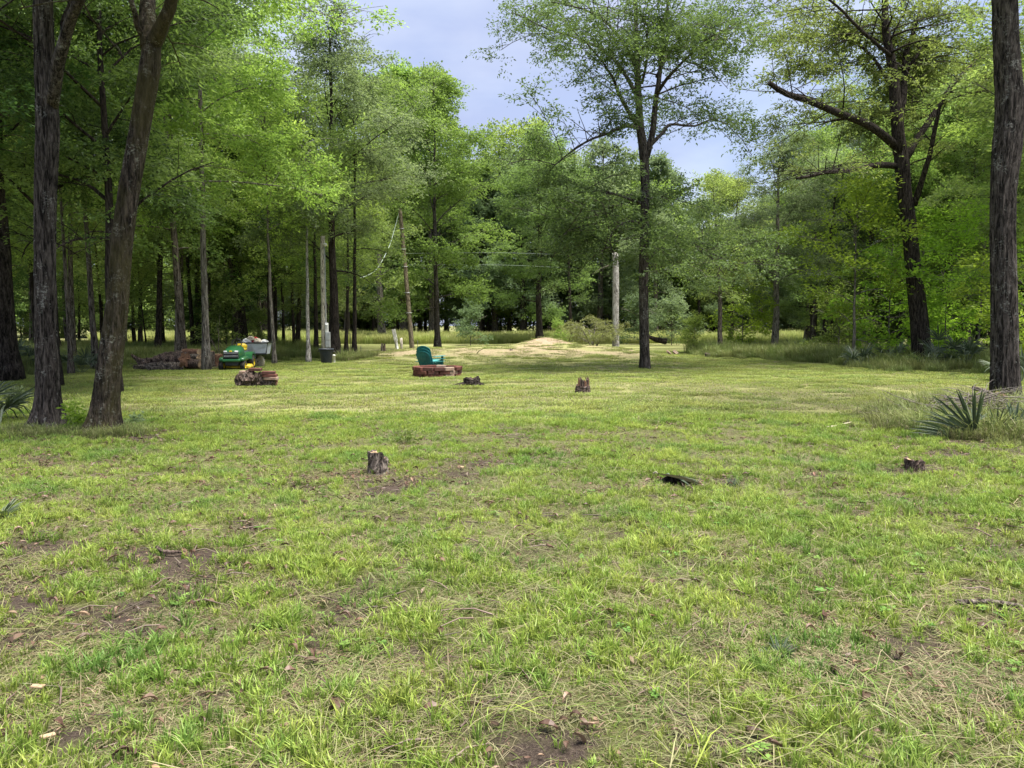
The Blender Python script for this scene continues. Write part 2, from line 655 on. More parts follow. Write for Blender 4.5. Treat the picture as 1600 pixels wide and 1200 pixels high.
def grass_mat(name, dark, light, tip, trans=0.35, sat_noise=0.25, cool_amt=0.0):
    m, N, L = new_mat(name)
    t = attr(N, 'tint').outputs['Fac']
    c = mixc(N, L, t, dark, tip)
    p = worldpos(N, L)
    n = noise(N, L, p, 0.7, 4, 0.6)
    f = ramp(N, L, n, [(0.40, 0.0), (0.62, 1.0)])
    c2 = mixc(N, L, t, dark, light)
    c = mixc(N, L, f, c, c2)
    nd = noise(N, L, p, 0.9, 5, 0.65, 0.5)
    cool = mixc(N, L, t, [dark[0] * .7, dark[1] * .85, dark[2] * 1.2], [light[0] * .62, light[1] * .80, light[2] * 1.15])
    c = mixc(N, L, ramp(N, L, nd, [(0.50, 0.0), (0.62, cool_amt)]), c, cool)
    oi = N.new('ShaderNodeObjectInfo')
    hs = N.new('ShaderNodeHueSaturation')
    mr = N.new('ShaderNodeMapRange')
    mr.inputs[3].default_value = 1 - sat_noise
    mr.inputs[4].default_value = 1 + sat_noise
    L.new(oi.outputs['Random'], mr.inputs[0])
    L.new(mr.outputs[0], hs.inputs['Value'])
    mr2 = N.new('ShaderNodeMapRange')
    mr2.inputs[3].default_value = 0.485
    mr2.inputs[4].default_value = 0.515
    ad = N.new('ShaderNodeMath')
    ad.operation = 'MULTIPLY'
    ad.inputs[1].default_value = 13.7
    fr = N.new('ShaderNodeMath')
    fr.operation = 'FRACT'
    L.new(oi.outputs['Random'], ad.inputs[0])
    L.new(ad.outputs[0], fr.inputs[0])
    L.new(fr.outputs[0], mr2.inputs[0])
    L.new(mr2.outputs[0], hs.inputs['Hue'])
    L.new(c, hs.inputs['Color'])
    c = hs.outputs['Color']
    b = N.new('ShaderNodeBsdfPrincipled')
    L.new(c, b.inputs['Base Color'])
    b.inputs['Roughness'].default_value = 0.45
    b.inputs['Specular IOR Level'].default_value = 0.3
    tr = N.new('ShaderNodeBsdfTranslucent')
    L.new(c, tr.inputs['Color'])
    ms = N.new('ShaderNodeMixShader')
    ms.inputs[0].default_value = trans
    L.new(b.outputs['BSDF'], ms.inputs[1])
    L.new(tr.outputs['BSDF'], ms.inputs[2])
    o = N.new('ShaderNodeOutputMaterial')
    L.new(ms.outputs[0], o.inputs['Surface'])
    return m


M['grass'] = grass_mat('grass', (0.080, 0.135, 0.026), (0.28, 0.40, 0.060), (0.45, 0.54, 0.11), 0.45, 0.35, 0.7)
M['grass_mid'] = grass_mat('grass_mid', (0.14, 0.20, 0.040), (0.34, 0.42, 0.085), (0.46, 0.50, 0.14), 0.4, 0.25, 0.4)
M['grass_tall'] = grass_mat('grass_tall', (0.07, 0.11, 0.03), (0.20, 0.27, 0.07), (0.32, 0.35, 0.12), 0.38)  # colour lowered so the shade on the right bank is part of it
M['straw'] = grass_mat('straw', (0.12, 0.10, 0.055), (0.38, 0.33, 0.20), (0.27, 0.28, 0.13), 0.2)
M['clover'] = leaf_mat('clover', (0.08, 0.15, 0.03), (0.16, 0.28, 0.06), 0.3)
M['dead_leaf'] = grass_mat('dead_leaf', (0.08, 0.048, 0.032), (0.22, 0.135, 0.09), (0.29, 0.205, 0.145), 0.15, 0.45)

# ground
m, N, L = new_mat('lawn_soil')
wp = worldpos(N, L)
bare = attr(N, 'bare').outputs['Fac']
straw = attr(N, 'straw').outputs['Fac']
soil = attr(N, 'soil').outputs['Fac']
nA = noise(N, L, wp, 14, 6, 0.75)
nB = noise(N, L, wp, 95, 6, 0.8)
nC = noise(N, L, wp, 1.1, 5, 0.6)
green = ramp(N, L, nA, [(0.33, (0.045, 0.040, 0.022)), (0.52, (0.105, 0.105, 0.042)), (0.7, (0.21, 0.21, 0.09))])
green2 = ramp(N, L, nB, [(0.35, (0.06, 0.065, 0.024)), (0.65, (0.19, 0.22, 0.065))])
gr = mixc(N, L, ramp(N, L, nC, [(0.4, 0.0), (0.6, 1.0)]), green, green2)
st = ramp(N, L, nB, [(0.3, (0.13, 0.13, 0.055)), (0.55, (0.26, 0.26, 0.11)), (0.75, (0.38, 0.365, 0.18))])
dirt = ramp(N, L, nB, [(0.34, (0.026, 0.019, 0.015)), (0.52, (0.080, 0.060, 0.048)), (0.70, (0.19, 0.15, 0.115))])
pink = ramp(N, L, nA, [(0.35, (0.19, 0.14, 0.095)), (0.65, (0.40, 0.31, 0.22))])


def sharpen(fac, n, w=0.25):
    a = N.new('ShaderNodeMath')
    a.operation = 'ADD'
    L.new(fac, a.inputs[0])
    s = N.new('ShaderNodeMath')
    s.operation = 'MULTIPLY_ADD'
    s.inputs[1].default_value = 1.2
    s.inputs[2].default_value = -0.6
    L.new(n, s.inputs[0])
    L.new(s.outputs[0], a.inputs[1])
    return ramp(N, L, a.outputs[0], [(0.5 - w, 0.0), (0.5 + w, 1.0)])


c = mixc(N, L, sharpen(straw, nA), gr, st)
c = mixc(N, L, sharpen(bare, nA), c, dirt)
c = mixc(N, L, sharpen(soil, nA), c, pink)
principled(N, L, c, 0.95, nB, 0.9, 0.03, 0.1)
M['ground'] = m

# ------------------------------------------------------------------ ground sheet
def axis_pts(lo, hi, near_lo, near_hi, step, grow):
    a = list(np.arange(near_lo, near_hi, step))
    s, x = step, a[-1]
    while x < hi:
        s *= grow
        x += s
        a.append(min(x, hi))
    s, x = step, a[0]
    pre = []
    while x > lo:
        s *= grow
        x -= s
        pre.append(max(x, lo))
    return np.array(pre[::-1] + a)


gx = axis_pts(-900, 900, -11, 11, 0.13, 1.05)
gy = axis_pts(-60, 1500, 1.5, 14, 0.10, 1.03)
XX, YY = np.meshgrid(gx, gy)
ZZ = th(XX, YY)
nv = XX.size
acc = Acc()
idx = np.arange(nv).reshape(XX.shape)
q = np.stack([idx[:-1, :-1], idx[:-1, 1:], idx[1:, 1:], idx[1:, :-1]], -1).reshape(-1, 4)
acc.add(np.stack([XX.ravel(), YY.ravel(), ZZ.ravel()], 1), q, smooth=True)
ground = acc.build('ground', M['ground'])
tag(ground, 'mown lawn ground of the clearing with bare and straw patches', None, None, 'structure')
b_, s_, e_ = cover(XX.ravel(), YY.ravel())
for nm, arr in (('bare', b_), ('straw', s_), ('soil', e_)):
    a = ground.data.attributes.new(nm, 'FLOAT', 'POINT')
    a.data.foreach_set('value', arr.astype(np.float32))

# ------------------------------------------------------------------ scattering (stuff only)
def scatter(name, label, pts, rz, scl, kind, sources, tilt=None, kind_prop='stuff'):
    n = len(pts)
    me = bpy.data.meshes.new(name)
    me.vertices.add(n)
    me.vertices.foreach_set('co', np.asarray(pts, np.float32).ravel())
    a = me.attributes.new('rot', 'FLOAT_VECTOR', 'POINT')
    r = np.zeros((n, 3), np.float32)
    r[:, 2] = rz
    if tilt is not None:
        r[:, 0], r[:, 1] = tilt[:, 0], tilt[:, 1]
    a.data.foreach_set('vector', r.ravel())
    a = me.attributes.new('scl', 'FLOAT_VECTOR', 'POINT')
    s = np.asarray(scl, np.float32)
    if s.ndim == 1:
        s = np.repeat(s[:, None], 3, 1)
    a.data.foreach_set('vector', s.ravel())
    a = me.attributes.new('pick', 'INT', 'POINT')
    a.data.foreach_set('value', np.asarray(kind, np.int32))
    o = bpy.data.objects.new(name, me)
    COL.objects.link(o)
    src = bpy.data.collections.new(name + '_sources')
    for k, ms in enumerate(sources):
        so_ = bpy.data.objects.new('%s_source_%02d' % (name, k), ms)
        src.objects.link(so_)
    g = bpy.data.node_groups.new(name + '_scatter', 'GeometryNodeTree')
    g.interface.new_socket('Geometry', in_out='INPUT', socket_type='NodeSocketGeometry')
    g.interface.new_socket('Geometry', in_out='OUTPUT', socket_type='NodeSocketGeometry')
    gi, go = g.nodes.new('NodeGroupInput'), g.nodes.new('NodeGroupOutput')
    iop = g.nodes.new('GeometryNodeInstanceOnPoints')
    ci = g.nodes.new('GeometryNodeCollectionInfo')
    ci.inputs['Collection'].default_value = src
    ci.inputs['Separate Children'].default_value = True
    ci.inputs['Reset Children'].default_value = True

    def na(nm, dt):
        x = g.nodes.new('GeometryNodeInputNamedAttribute')
        x.data_type = dt
        x.inputs['Name'].default_value = nm
        return x.outputs['Attribute']
    iop.inputs['Pick Instance'].default_value = True
    g.links.new(gi.outputs[0], iop.inputs['Points'])
    g.links.new(ci.outputs[0], iop.inputs['Instance'])
    g.links.new(na('pick', 'INT'), iop.inputs['Instance Index'])
    g.links.new(na('rot', 'FLOAT_VECTOR'), iop.inputs['Rotation'])
    g.links.new(na('scl', 'FLOAT_VECTOR'), iop.inputs['Scale'])
    g.links.new(iop.outputs[0], go.inputs[0])
    md = o.modifiers.new('scatter', 'NODES')
    md.node_group = g
    tag(o, label, None, None, kind_prop)
    return o


def blades(rng, n, radius, h, w, lean=0.5, flat=False, tlo=0.0, thi=1.0, segs=2):
    """n grass blades inside a disc of the given radius"""
    a = rng.rand(n) * 2 * math.pi
    r = radius * np.sqrt(rng.rand(n))
    base = np.stack([r * np.cos(a), r * np.sin(a), np.full(n, -0.01)], 1)
    d = rng.rand(n) * 2 * math.pi
    if not flat:
        d = np.where(rng.rand(n) < 0.6, a + rng.randn(n) * 0.5, d)
    hd = np.stack([np.cos(d), np.sin(d), np.zeros(n)], 1)
    sd = np.stack([-np.sin(d), np.cos(d), np.zeros(n)], 1)
    tw = rng.randn(n)[:, None] * 0.6
    sd = sd * np.cos(tw) + hd * np.sin(tw)
    hh = h * (0.45 + 0.75 * rng.rand(n))[:, None]
    ww = w * (0.6 + 0.7 * rng.rand(n))[:, None]
    ln = lean * (0.2 + rng.rand(n))[:, None]
    up = np.array([0, 0, 1.0])
    if flat:
        base[:, 2] = 0.002 + rng.rand(n) * 0.012
        zz = (rng.rand(n)[:, None] * 0.25)
        p0 = base
        p1 = base + hd * hh * 0.5 + up * hh * (0.02 + zz * 0.6)
        p2 = base + hd * hh + up * hh * zz * 0.3
    else:
        p0 = base
        p1 = base + up * hh * 0.55 + hd * hh * ln * 0.25
        p2 = base + up * hh * (1.0 - 0.35 * ln) + hd * hh * ln * 0.9
    V = np.stack([p0 - sd * ww * .5, p0 + sd * ww * .5, p1 + sd * ww * .45, p1 - sd * ww * .45, p2], 1).reshape(-1, 3)
    k = np.arange(n)[:, None] * 5
    quads = k + np.array([[0, 1, 2, 3]])
    tris = k + np.array([[3, 2, 4]])
    bt = rng.rand(n)
    t0 = tlo + (thi - tlo) * np.clip(0.0 + 0.35 * bt, 0, 1)
    t1 = tlo + (thi - tlo) * np.clip(0.35 + 0.45 * bt, 0, 1)
    t2 = tlo + (thi - tlo) * np.clip(0.6 + 0.4 * bt, 0, 1)
    T = np.stack([t0, t0, t1, t1, t2], 1).ravel()
    return V, quads, tris, T


def blade_mesh(name, parts, mats):
    a = Acc()
    for (V, qd, tr, T, mi) in parts:
        n0 = a.n
        a.add(V, qd, T, mi)
        a.f.append(tr + n0)
        a.m.append(np.full(len(tr), mi, np.int32))
        a.smooth.append(np.full(len(tr), False))
    return a.mesh(name, mats)


rng = np.random.RandomState(5)
GM = [M['grass'], M['straw']]
tufts = []
for k in range(8):
    parts = [blades(rng, 15, 0.026, 0.085 + 0.012 * (k % 4), 0.0072, 0.6) + (0,), blades(rng, 4, 0.05, 0.05, 0.004, 1.2) + (0,),
             blades(rng, 3, 0.05, 0.06, 0.0035, 1.4) + (1,)]
    tufts.append(blade_mesh('tuft', parts, GM))
for k in range(4):      # short sparse sprigs
    parts = [blades(rng, 12, 0.07, 0.045, 0.0042, 0.9) + (0,), blades(rng, 8, 0.08, 0.05, 0.003, 1.5) + (1,)]
    tufts.append(blade_mesh('sprig', parts, GM))
mats_ = []
for k in range(5):      # cut grass lying flat
    parts = [blades(rng, 80, 0.17, 0.085, 0.0030, 1, True, 0.0, 1.0) + (1,), blades(rng, 40, 0.17, 0.07, 0.0034, 1, True, 0.0, 0.6) + (0,), blades(rng, 30, 0.17, 0.05, 0.0045, 1, True, 0.0, 0.8) + (2,)]
    mats_.append(blade_mesh('thatch', parts, GM + [M['dead_leaf']]))


def dead_leaf(k, rng):
    a = Acc()
    Ln = 0.055 + 0.02 * rng.rand()
    W = Ln * (0.35 + 0.2 * rng.rand())
    us = np.linspace(0, 1, 5)
    wv = np.array([0.02, 0.75, 1.0, 0.7, 0.02]) * W * 0.5
    cu = (rng.rand() - 0.3) * 0.04
    V = []
    for u, w_ in zip(us, wv):
        z = 0.012 + cu * math.sin(u * 3.1)
        V += [(-Ln / 2 + u * Ln, -w_, z + 0.008 * rng.rand() + 0.006), (-Ln / 2 + u * Ln, 0, z), (-Ln / 2 + u * Ln, w_, z + 0.008 * rng.rand() + 0.006)]
    f = []
    for i in range(4):
        for j in range(2):
            p = i * 3 + j
            f.append((p, p + 1, p + 4, p + 3))
    a.add(V, f, rng.rand() * 0.9)
    return a.mesh('dead_leaf', M['dead_leaf'])


leafsrc = [dead_leaf(k, rng) for k in range(6)]


def clover(rng):
    a = Acc()
    for s in range(5):
        r, an = 0.05 * rng.rand(), rng.rand() * 6.28
        c = np.array([r * math.cos(an), r * math.sin(an), 0.02 + 0.02 * rng.rand()])
        R = 0.012 + 0.006 * rng.rand()
        for j in range(3):
            t = an + j * 2.094
            d = np.array([math.cos(t), math.sin(t), 0.15])
            s_d = np.array([-math.sin(t), math.cos(t), 0])
            a.add([c, c + d * R * .8 - s_d * R * .55, c + d * R * 1.35, c + d * R * .8 + s_d * R * .55], [(0, 1, 2, 3)], rng.rand())
        add_tube(a, [[c[0] * .6, c[1] * .6, -0.01], c], [0.0012, 0.001], 3, False, tint=0.2)
    return a.mesh('clover', M['clover'])


clsrc = [clover(rng) for _ in range(3)]


def field_points(rng, n, y0, y1, margin=2.5, power=1.0):
    """n candidates, uniform over the wedge of ground in view between two distances"""
    y = np.sqrt(y0 ** 2 + (y1 ** 2 - y0 ** 2) * rng.rand(n)) if power == 1 else y0 + (y1 - y0) * rng.rand(n)
    hw = y * 0.70 + margin
    x = (rng.rand(n) * 2 - 1) * hw
    return x, y


def on_ground(x, y, dz=0.0):
    return np.stack([x, y, th(x, y) + dz], 1)


TREE_GAPS = []
# near turf, 1.9 - 13 m
x, y = field_points(rng, 170000, 1.9, 13.5, 2.0)
bare, straw, soil = cover(x, y)
cl = fbm(x * 3.2, y * 3.2, 3, 21)
keep = rng.rand(len(x)) < np.clip((0.38 + 0.75 * sstep(0.40, 0.56, cl)) * (1 - 0.93 * bare) * (1 - 0.4 * straw), 0.015, 1)
x, y, cl, straw = x[keep], y[keep], cl[keep], straw[keep]
big = rng.rand(len(x)) < 0.45 + 0.7 * (cl - 0.45)
pick = np.where(big, rng.randint(0, 8, len(x)), rng.randint(8, 12, len(x)))
scl = (0.62 + 0.55 * rng.rand(len(x))) * (0.75 + 0.6 * (cl - 0.35)) * (1 - 0.2 * straw)
scatter('lawn_grass', 'tufts of bright green lawn grass across the near foreground', on_ground(x, y), rng.rand(len(x)) * 6.28, scl, pick, tufts,
        rng.randn(len(x), 2) * 0.12)
x, y = field_points(rng, 22000, 1.9, 13.5, 2.0)
bare, straw, soil = cover(x, y)
keep = rng.rand(len(x)) < np.clip(0.45 + 0.5 * straw - 0.5 * bare, 0.06, 1)
x, y = x[keep], y[keep]
scatter('grass_clippings', 'dry cut grass and straw lying flat between the lawn tufts', on_ground(x, y), rng.rand(len(x)) * 6.28,
        0.7 + 0.6 * rng.rand(len(x)), rng.randint(0, 5, len(x)), mats_)
x, y = field_points(rng, 13000, 1.9, 13, 1.0)
bare, straw, soil = cover(x, y)
keep = rng.rand(len(x)) < np.clip(0.10 + 0.7 * bare + 0.25 * straw + 0.35 * (x < -0.2 * y), 0, 1)
x, y = x[keep], y[keep]
scatter('fallen_leaves', 'brown fallen leaves scattered over the near lawn', on_ground(x, y, 0.012), rng.rand(len(x)) * 6.28,
        0.35 + 0.85 * rng.rand(len(x)) ** 2, rng.randint(0, 6, len(x)), leafsrc, rng.randn(len(x), 2) * 0.3)
x, y = field_points(rng, 700, 1.9, 9, 0.5)
keep = fbm(x * 1.5, y * 1.5, 2, 33) > 0.55
x, y = x[keep], y[keep]
scatter('clover', 'low dark green clover among the near lawn grass', on_ground(x, y), rng.rand(len(x)) * 6.28,
        0.7 + 0.7 * rng.rand(len(x)), rng.randint(0, 3, len(x)), clsrc)

longsrc = [blade_mesh('strand', [blades(rng, 5, 0.10, 0.28, 0.0035, 1, True, 0.2, 1.0) + (1,), blades(rng, 3, 0.10, 0.24, 0.004, 1, True, 0.2, .9) + (0,)], GM) for _ in range(5)]
x, y = field_points(rng, 2600, 1.9, 12, 0.6)
k_ = (fbm(x * 1.1, y * 1.1, 3, 61) > .42) & (cover(x, y)[0] < .5)
x, y = x[k_], y[k_]
scatter('grass_strands', 'long cut grass stalks lying loose on the near lawn', on_ground(x, y, .02), rng.rand(len(x)) * 6.28, .7 + .7 * rng.rand(len(x)), rng.randint(0, 5, len(x)), longsrc)
M['twig_brown'] = grass_mat('twig_brown', (0.05, 0.038, 0.03), (0.18, 0.14, 0.11), (0.14, 0.10, 0.08), 0.0)
twsrc = []
for k in range(4):
    a = Acc()
    for j in range(2):
        az_ = rng.rand() * 6.28
        p0 = np.array([rng.randn() * .05, rng.randn() * .05, .012])
        q0 = p0 + np.array([math.cos(az_), math.sin(az_), 0.05]) * (.06 + .12 * rng.rand())
        add_tube(a, [p0, (p0 + q0) / 2 + rng.randn(3) * .006, q0], [.004, .003, .002], 4, False, tint=rng.rand())
    twsrc.append(a.mesh('twig', M['twig_brown']))
x, y = field_points(rng, 2200, 1.9, 12, 0.6)
b0_, s0_, e0_ = cover(x, y)
k_ = rng.rand(len(x)) < .3 + .6 * b0_
x, y = x[k_], y[k_]
scatter('fallen_twigs', 'small brown twigs strewn over the near lawn and its bare patches', on_ground(x, y), rng.rand(len(x)) * 6.28, .7 + .9 * rng.rand(len(x)), rng.randint(0, 4, len(x)), twsrc)

# middle turf, 13 - 34 m
MG = [M['grass_mid'], M['straw']]
midsrc = []
for k in range(4):
    midsrc.append(blade_mesh('turf_patch', [blades(rng, 190, 0.30, 0.075, 0.010, 0.8) + (0,), blades(rng, 60, 0.30, 0.07, 0.008, 1.5) + (1,)], MG))
for k in range(3):
    midsrc.append(blade_mesh('straw_patch', [blades(rng, 70, 0.30, 0.06, 0.010, 0.8) + (0,), blades(rng, 120, 0.30, 0.11, 0.008, 1, True, 0.2, 1) + (1,)], MG))
x, y = field_points(rng, 26000, 12.5, 47, 2.0)
bare, straw, soil = cover(x, y)
cl = fbm(x * 1.4, y * 1.4, 3, 41)
keep = rng.rand(len(x)) < np.clip((0.45 + 0.9 * sstep(0.4, 0.6, cl)) * (1 - 0.85 * bare) * (1 - 0.7 * soil) * (1 - .25 * np.clip((berm(x, y) + mound(x, y)) / .4, 0, 1)), 0.03, 1) * (1 - 0.45 * sstep(20, 40, y))
x, y, straw = x[keep], y[keep], straw[keep]
pick = np.where(rng.rand(len(x)) < straw, rng.randint(4, 7, len(x)), rng.randint(0, 4, len(x)))
scatter('mown_grass', 'mown yellow green grass of the middle of the clearing', on_ground(x, y), rng.rand(len(x)) * 6.28,
        0.75 + 0.5 * rng.rand(len(x)), pick, midsrc)

# taller grass: woods edge, right bank, far field
tallsrc = []
for k in range(3):
    tallsrc.append(blade_mesh('tall_patch', [blades(rng, 150, 0.34, 0.42, 0.012, 0.5) + (0,), blades(rng, 22, 0.34, 0.40, 0.008, 1.0) + (1,)], [M['grass_tall'], M['straw']]))
lowsrc = []
for k in range(3):
    lowsrc.append(blade_mesh('rough_patch', [blades(rng, 120, 0.22, 0.22, 0.006, 0.8) + (0,), blades(rng, 50, 0.25, 0.2, 0.005, 1.3) + (1,)], [M['grass_tall'], M['straw']]))


def poly_mask(x, y, lo, hi):
    return (y > lo) & (y < hi)


def tall(name, label, n, y0, y1, maskf, s0=0.8, s1=0.7, src=tallsrc, dens=0.45, fall=None):
    x, y = field_points(rng, n, y0, y1, 3.0)
    px, _ = proj(x, y, np.zeros_like(x))
    k = maskf(x, y, px) & (fbm(x * .6, y * .6, 3, 51) > dens * 0.8)
    x, y = x[k], y[k]
    cl = fbm(x * .8, y * .8, 3, 52)
    if fall is not None:
        ff = fall(x, y, px[k])
        cl = (cl + .35) * (.28 + .72 * ff) - .3
    scatter(name, label, on_ground(x, y), rng.rand(len(x)) * 6.28, (s0 + s1 * rng.rand(len(x))) * (0.35 + 1.35 * cl), rng.randint(0, len(src), len(x)), src)


def edge_left(px):       # where the mown lawn stops on the left, distance for a picture column
    return np.interp(px, [-200, 0, 60, 200, 300, 420, 520, 560], [21, 21.5, 23, 29.3, 30.5, 33, 34, 35])


def edge_right(px):
    return np.interp(px, [1080, 1130, 1230, 1330, 1400, 1500, 1600, 1800], [40, 36, 33, 28, 25.5, 24.5, 23.5, 22])


tall('tall_grass', 'tall seeding grass along the edge of the dark woods on the left', 9000, 21, 52,
     lambda x, y, px: (px < 545) & (y > edge_left(px) - .6 + 1.2 * np.sin(px * .05) + 2.0 * (fbm(x, y, 2, 55) - .5)),
     fall=lambda x, y, px: sstep(-.6, 3.5, y - edge_left(px)) * sstep(550, 480, px) if False else sstep(-.6, 3.5, y - edge_left(px)) * (1 - sstep(470, 548, px)))
tall('tall_grass', 'rough tall grass bank in front of the bushes on the right', 11000, 22, 50,
     lambda x, y, px: (px > 1085) & (y > edge_right(px) - .8 + .7 * np.sin(px * .07) + 2.0 * (fbm(x, y, 2, 56) - .5)) & (y < edge_right(px) + 15), 0.7, 1.0,
     fall=lambda x, y, px: sstep(-1, 3.2, y - edge_right(px)))
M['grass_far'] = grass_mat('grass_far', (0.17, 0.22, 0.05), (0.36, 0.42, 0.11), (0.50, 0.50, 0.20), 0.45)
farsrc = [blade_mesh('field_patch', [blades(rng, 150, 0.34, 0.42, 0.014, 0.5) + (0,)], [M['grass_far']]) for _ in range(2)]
tall('tall_grass', 'sunlit strip of tall pale grass in the far field', 9000, 60, 84,
     lambda x, y, px: (px > 150) & (px < 1250) & (y > 66), 1.4, 0.8, farsrc, dens=0.2)
tall('rough_grass', 'unmown grass round the palm clump and tree on the right', 5200, 8.5, 17,
     lambda x, y, px: (((x - 8.1) / 2.5) ** 2 + ((y - 12.0) / 2.3) ** 2) < 1.1 + 0.5 * (fbm(x * 1.5, y * 1.5, 2, 57) - .5) * 2, 1.1, 1.0, lowsrc, 0.3,
     fall=lambda x, y, px: 1 - sstep(.35, 1.1, ((x - 8.1) / 2.5) ** 2 + ((y - 12.0) / 2.3) ** 2))
tall('rough_grass', 'dry rough grass round the feet of the two big trees on the left', 2200, 9.5, 14,
     lambda x, y, px: ((((x + 7.1) / .75) ** 2 + ((y - 11.3) / .7) ** 2) < 1) | ((((x + 6.0) / .6) ** 2 + ((y - 11.3) / .6) ** 2) < 1), 0.5, 0.4, lowsrc, 0.2)
tall('rough_grass', 'green tuft of tall grass beside the grey bin', 9000, 31, 40,
     lambda x, y, px: (((x + 6.9) / .75) ** 2 + ((y - 33.6) / .8) ** 2) < 1, 1.3, 1.0, lowsrc, 0.1)

# ------------------------------------------------------------------ trees
def leaf_arrays(rng, centers, outward, n_per, sxy, sz, Ln, W, droop=0.35, ctint=None, flatness=0.6):
    n = len(centers) * n_per
    c = np.repeat(centers, n_per, 0)
    o = np.repeat(outward, n_per, 0)
    NT = 5
    td = rng.randn(len(centers), NT, 3) * np.array([1, 1, .45]) + outward[:, None, :] * .8
    td /= np.linalg.norm(td, axis=2)[:, :, None]
    ti = rng.randint(0, NT, n)
    tt = rng.rand(n)[:, None] ** .8
    tdir = td[np.repeat(np.arange(len(centers)), n_per), ti]
    off = tdir * tt * np.array([sxy, sxy, sz * 1.6]) * 2.1 + rng.randn(n, 3) * np.array([sxy, sxy, sz]) * .26
    off[:, 2] -= droop * (off[:, 0] ** 2 + off[:, 1] ** 2) / max(sxy, 1e-3) * 0.28
    pos = c + off
    d = tdir * np.array([1, 1, 0.5]) * 1.2 + o * 0.3 + rng.randn(n, 3) * 0.6
    d[:, 2] -= 0.25
    d /= np.linalg.norm(d, axis=1)[:, None]
    up = np.array([0, 0, 1.0]) * flatness + rng.randn(n, 3) * (1 - flatness) * 1.1
    s = np.cross(d, up)
    s /= np.linalg.norm(s, axis=1)[:, None] + 1e-6
    nn = np.cross(s, d)
    L_ = Ln * (0.65 + 0.7 * rng.rand(n))[:, None]
    W_ = W * (0.7 + 0.6 * rng.rand(n))[:, None]
    V = np.stack([pos, pos + d * L_ * .45 + s * W_ * .5 + nn * L_ * .06, pos + d * L_ - nn * L_ * .1, pos + d * L_ * .45 - s * W_ * .5 + nn * L_ * .06], 1).reshape(-1, 3)
    F = np.arange(n * 4).reshape(-1, 4)
    t = rng.rand(n) * 0.5
    if ctint is not None:
        t = t + np.repeat(ctint, n_per) * 0.5
    else:
        t = t + 0.25
    return V, F, np.repeat(t, 4)


def bark_jitter(rng, n, sides, amt, furrows=0.0):
    j = 1 + amt * (rng.rand(n, sides) - 0.5)
    if n > 4:
        j = (j + np.roll(j, 1, 0) + np.roll(j, -1, 0)) / 3
    if furrows:
        ph = np.cumsum(rng.randn(n) * 0.12)
        k = np.arange(sides)
        prof = rng.rand(sides)
        for i in range(n):
            j[i] *= 1 + furrows * (np.interp((k + ph[i] * 2) % sides, k, prof) - .5)
    return j


def branch_path(rng, p0, az, el, length, n=6, curve=0.25, wob=0.08):
    d = np.array([math.cos(az) * math.cos(el), math.sin(az) * math.cos(el), math.sin(el)])
    pts = [np.array(p0, float)]
    for i in range(n - 1):
        pts.append(pts[-1] + d * length / (n - 1))
        d = d + np.array([rng.randn() * wob, rng.randn() * wob, -curve / (n - 1) + rng.randn() * wob * 0.6])
        d /= np.linalg.norm(d)
    return np.array(pts)


def dress(rng, limbs, wood, spec):
    """limbs: (path, r0, L). adds side branches to the wood and returns cluster centres + outward dirs"""
    cs, od = [], []
    twig_sides = spec.get('tsides', 4)
    for (path, r0, L_, s0) in limbs:
        n = len(path)
        k = max(3, int(spec.get('subs', 7) * min(1.5, L_ / 3.0) + 0.5))
        side = 1
        for s in np.linspace(s0, 0.97, k):
            f = s * (n - 1)
            i = min(int(f), n - 2)
            p = path[i] * (1 - (f - i)) + path[i + 1] * (f - i)
            t = path[i + 1] - path[i]
            az = math.atan2(t[1], t[0]) + side * math.radians(38 + 30 * rng.rand())
            side = -side
            if abs(t[2]) > 1.6 * math.hypot(t[0], t[1]):
                az = rng.rand() * 6.28
            sl_ = L_ * 0.42 * (1.2 - 0.55 * s) * (0.7 + 0.6 * rng.rand())
            sl_ = min(max(sl_, spec.get('minsub', 0.6)), spec.get('maxsub', 2.4))
            sp = branch_path(rng, p, az, math.radians(10 + 42 * rng.rand() * rng.choice([1, 1, -0.4])), sl_, 4, 0.35, 0.14)
            rr = max(0.008, r0 * (1 - 0.8 * s) * 0.4)
            add_tube(wood, sp, np.linspace(rr, 0.006, 4), twig_sides, False, smooth=True)
            o = sp[-1] - sp[0]
            o /= np.linalg.norm(o) + 1e-6
            for u in np.linspace(0.35, 1.0, spec.get('cps', 4)):
                g = u * 3
                a = min(int(g), 2)
                c = sp[a] * (1 - (g - a)) + sp[a + 1] * (g - a) + rng.randn(3) * np.array([.22, .22, .10]) * spec.get('spread', 1)
                cs.append(c)
                od.append(o)
        o = path[-1] - path[-2]
        o /= np.linalg.norm(o) + 1e-6
        for _ in range(3):
            cs.append(path[-1] + rng.randn(3) * .2)
            od.append(o)
    return np.array(cs), np.array(od)


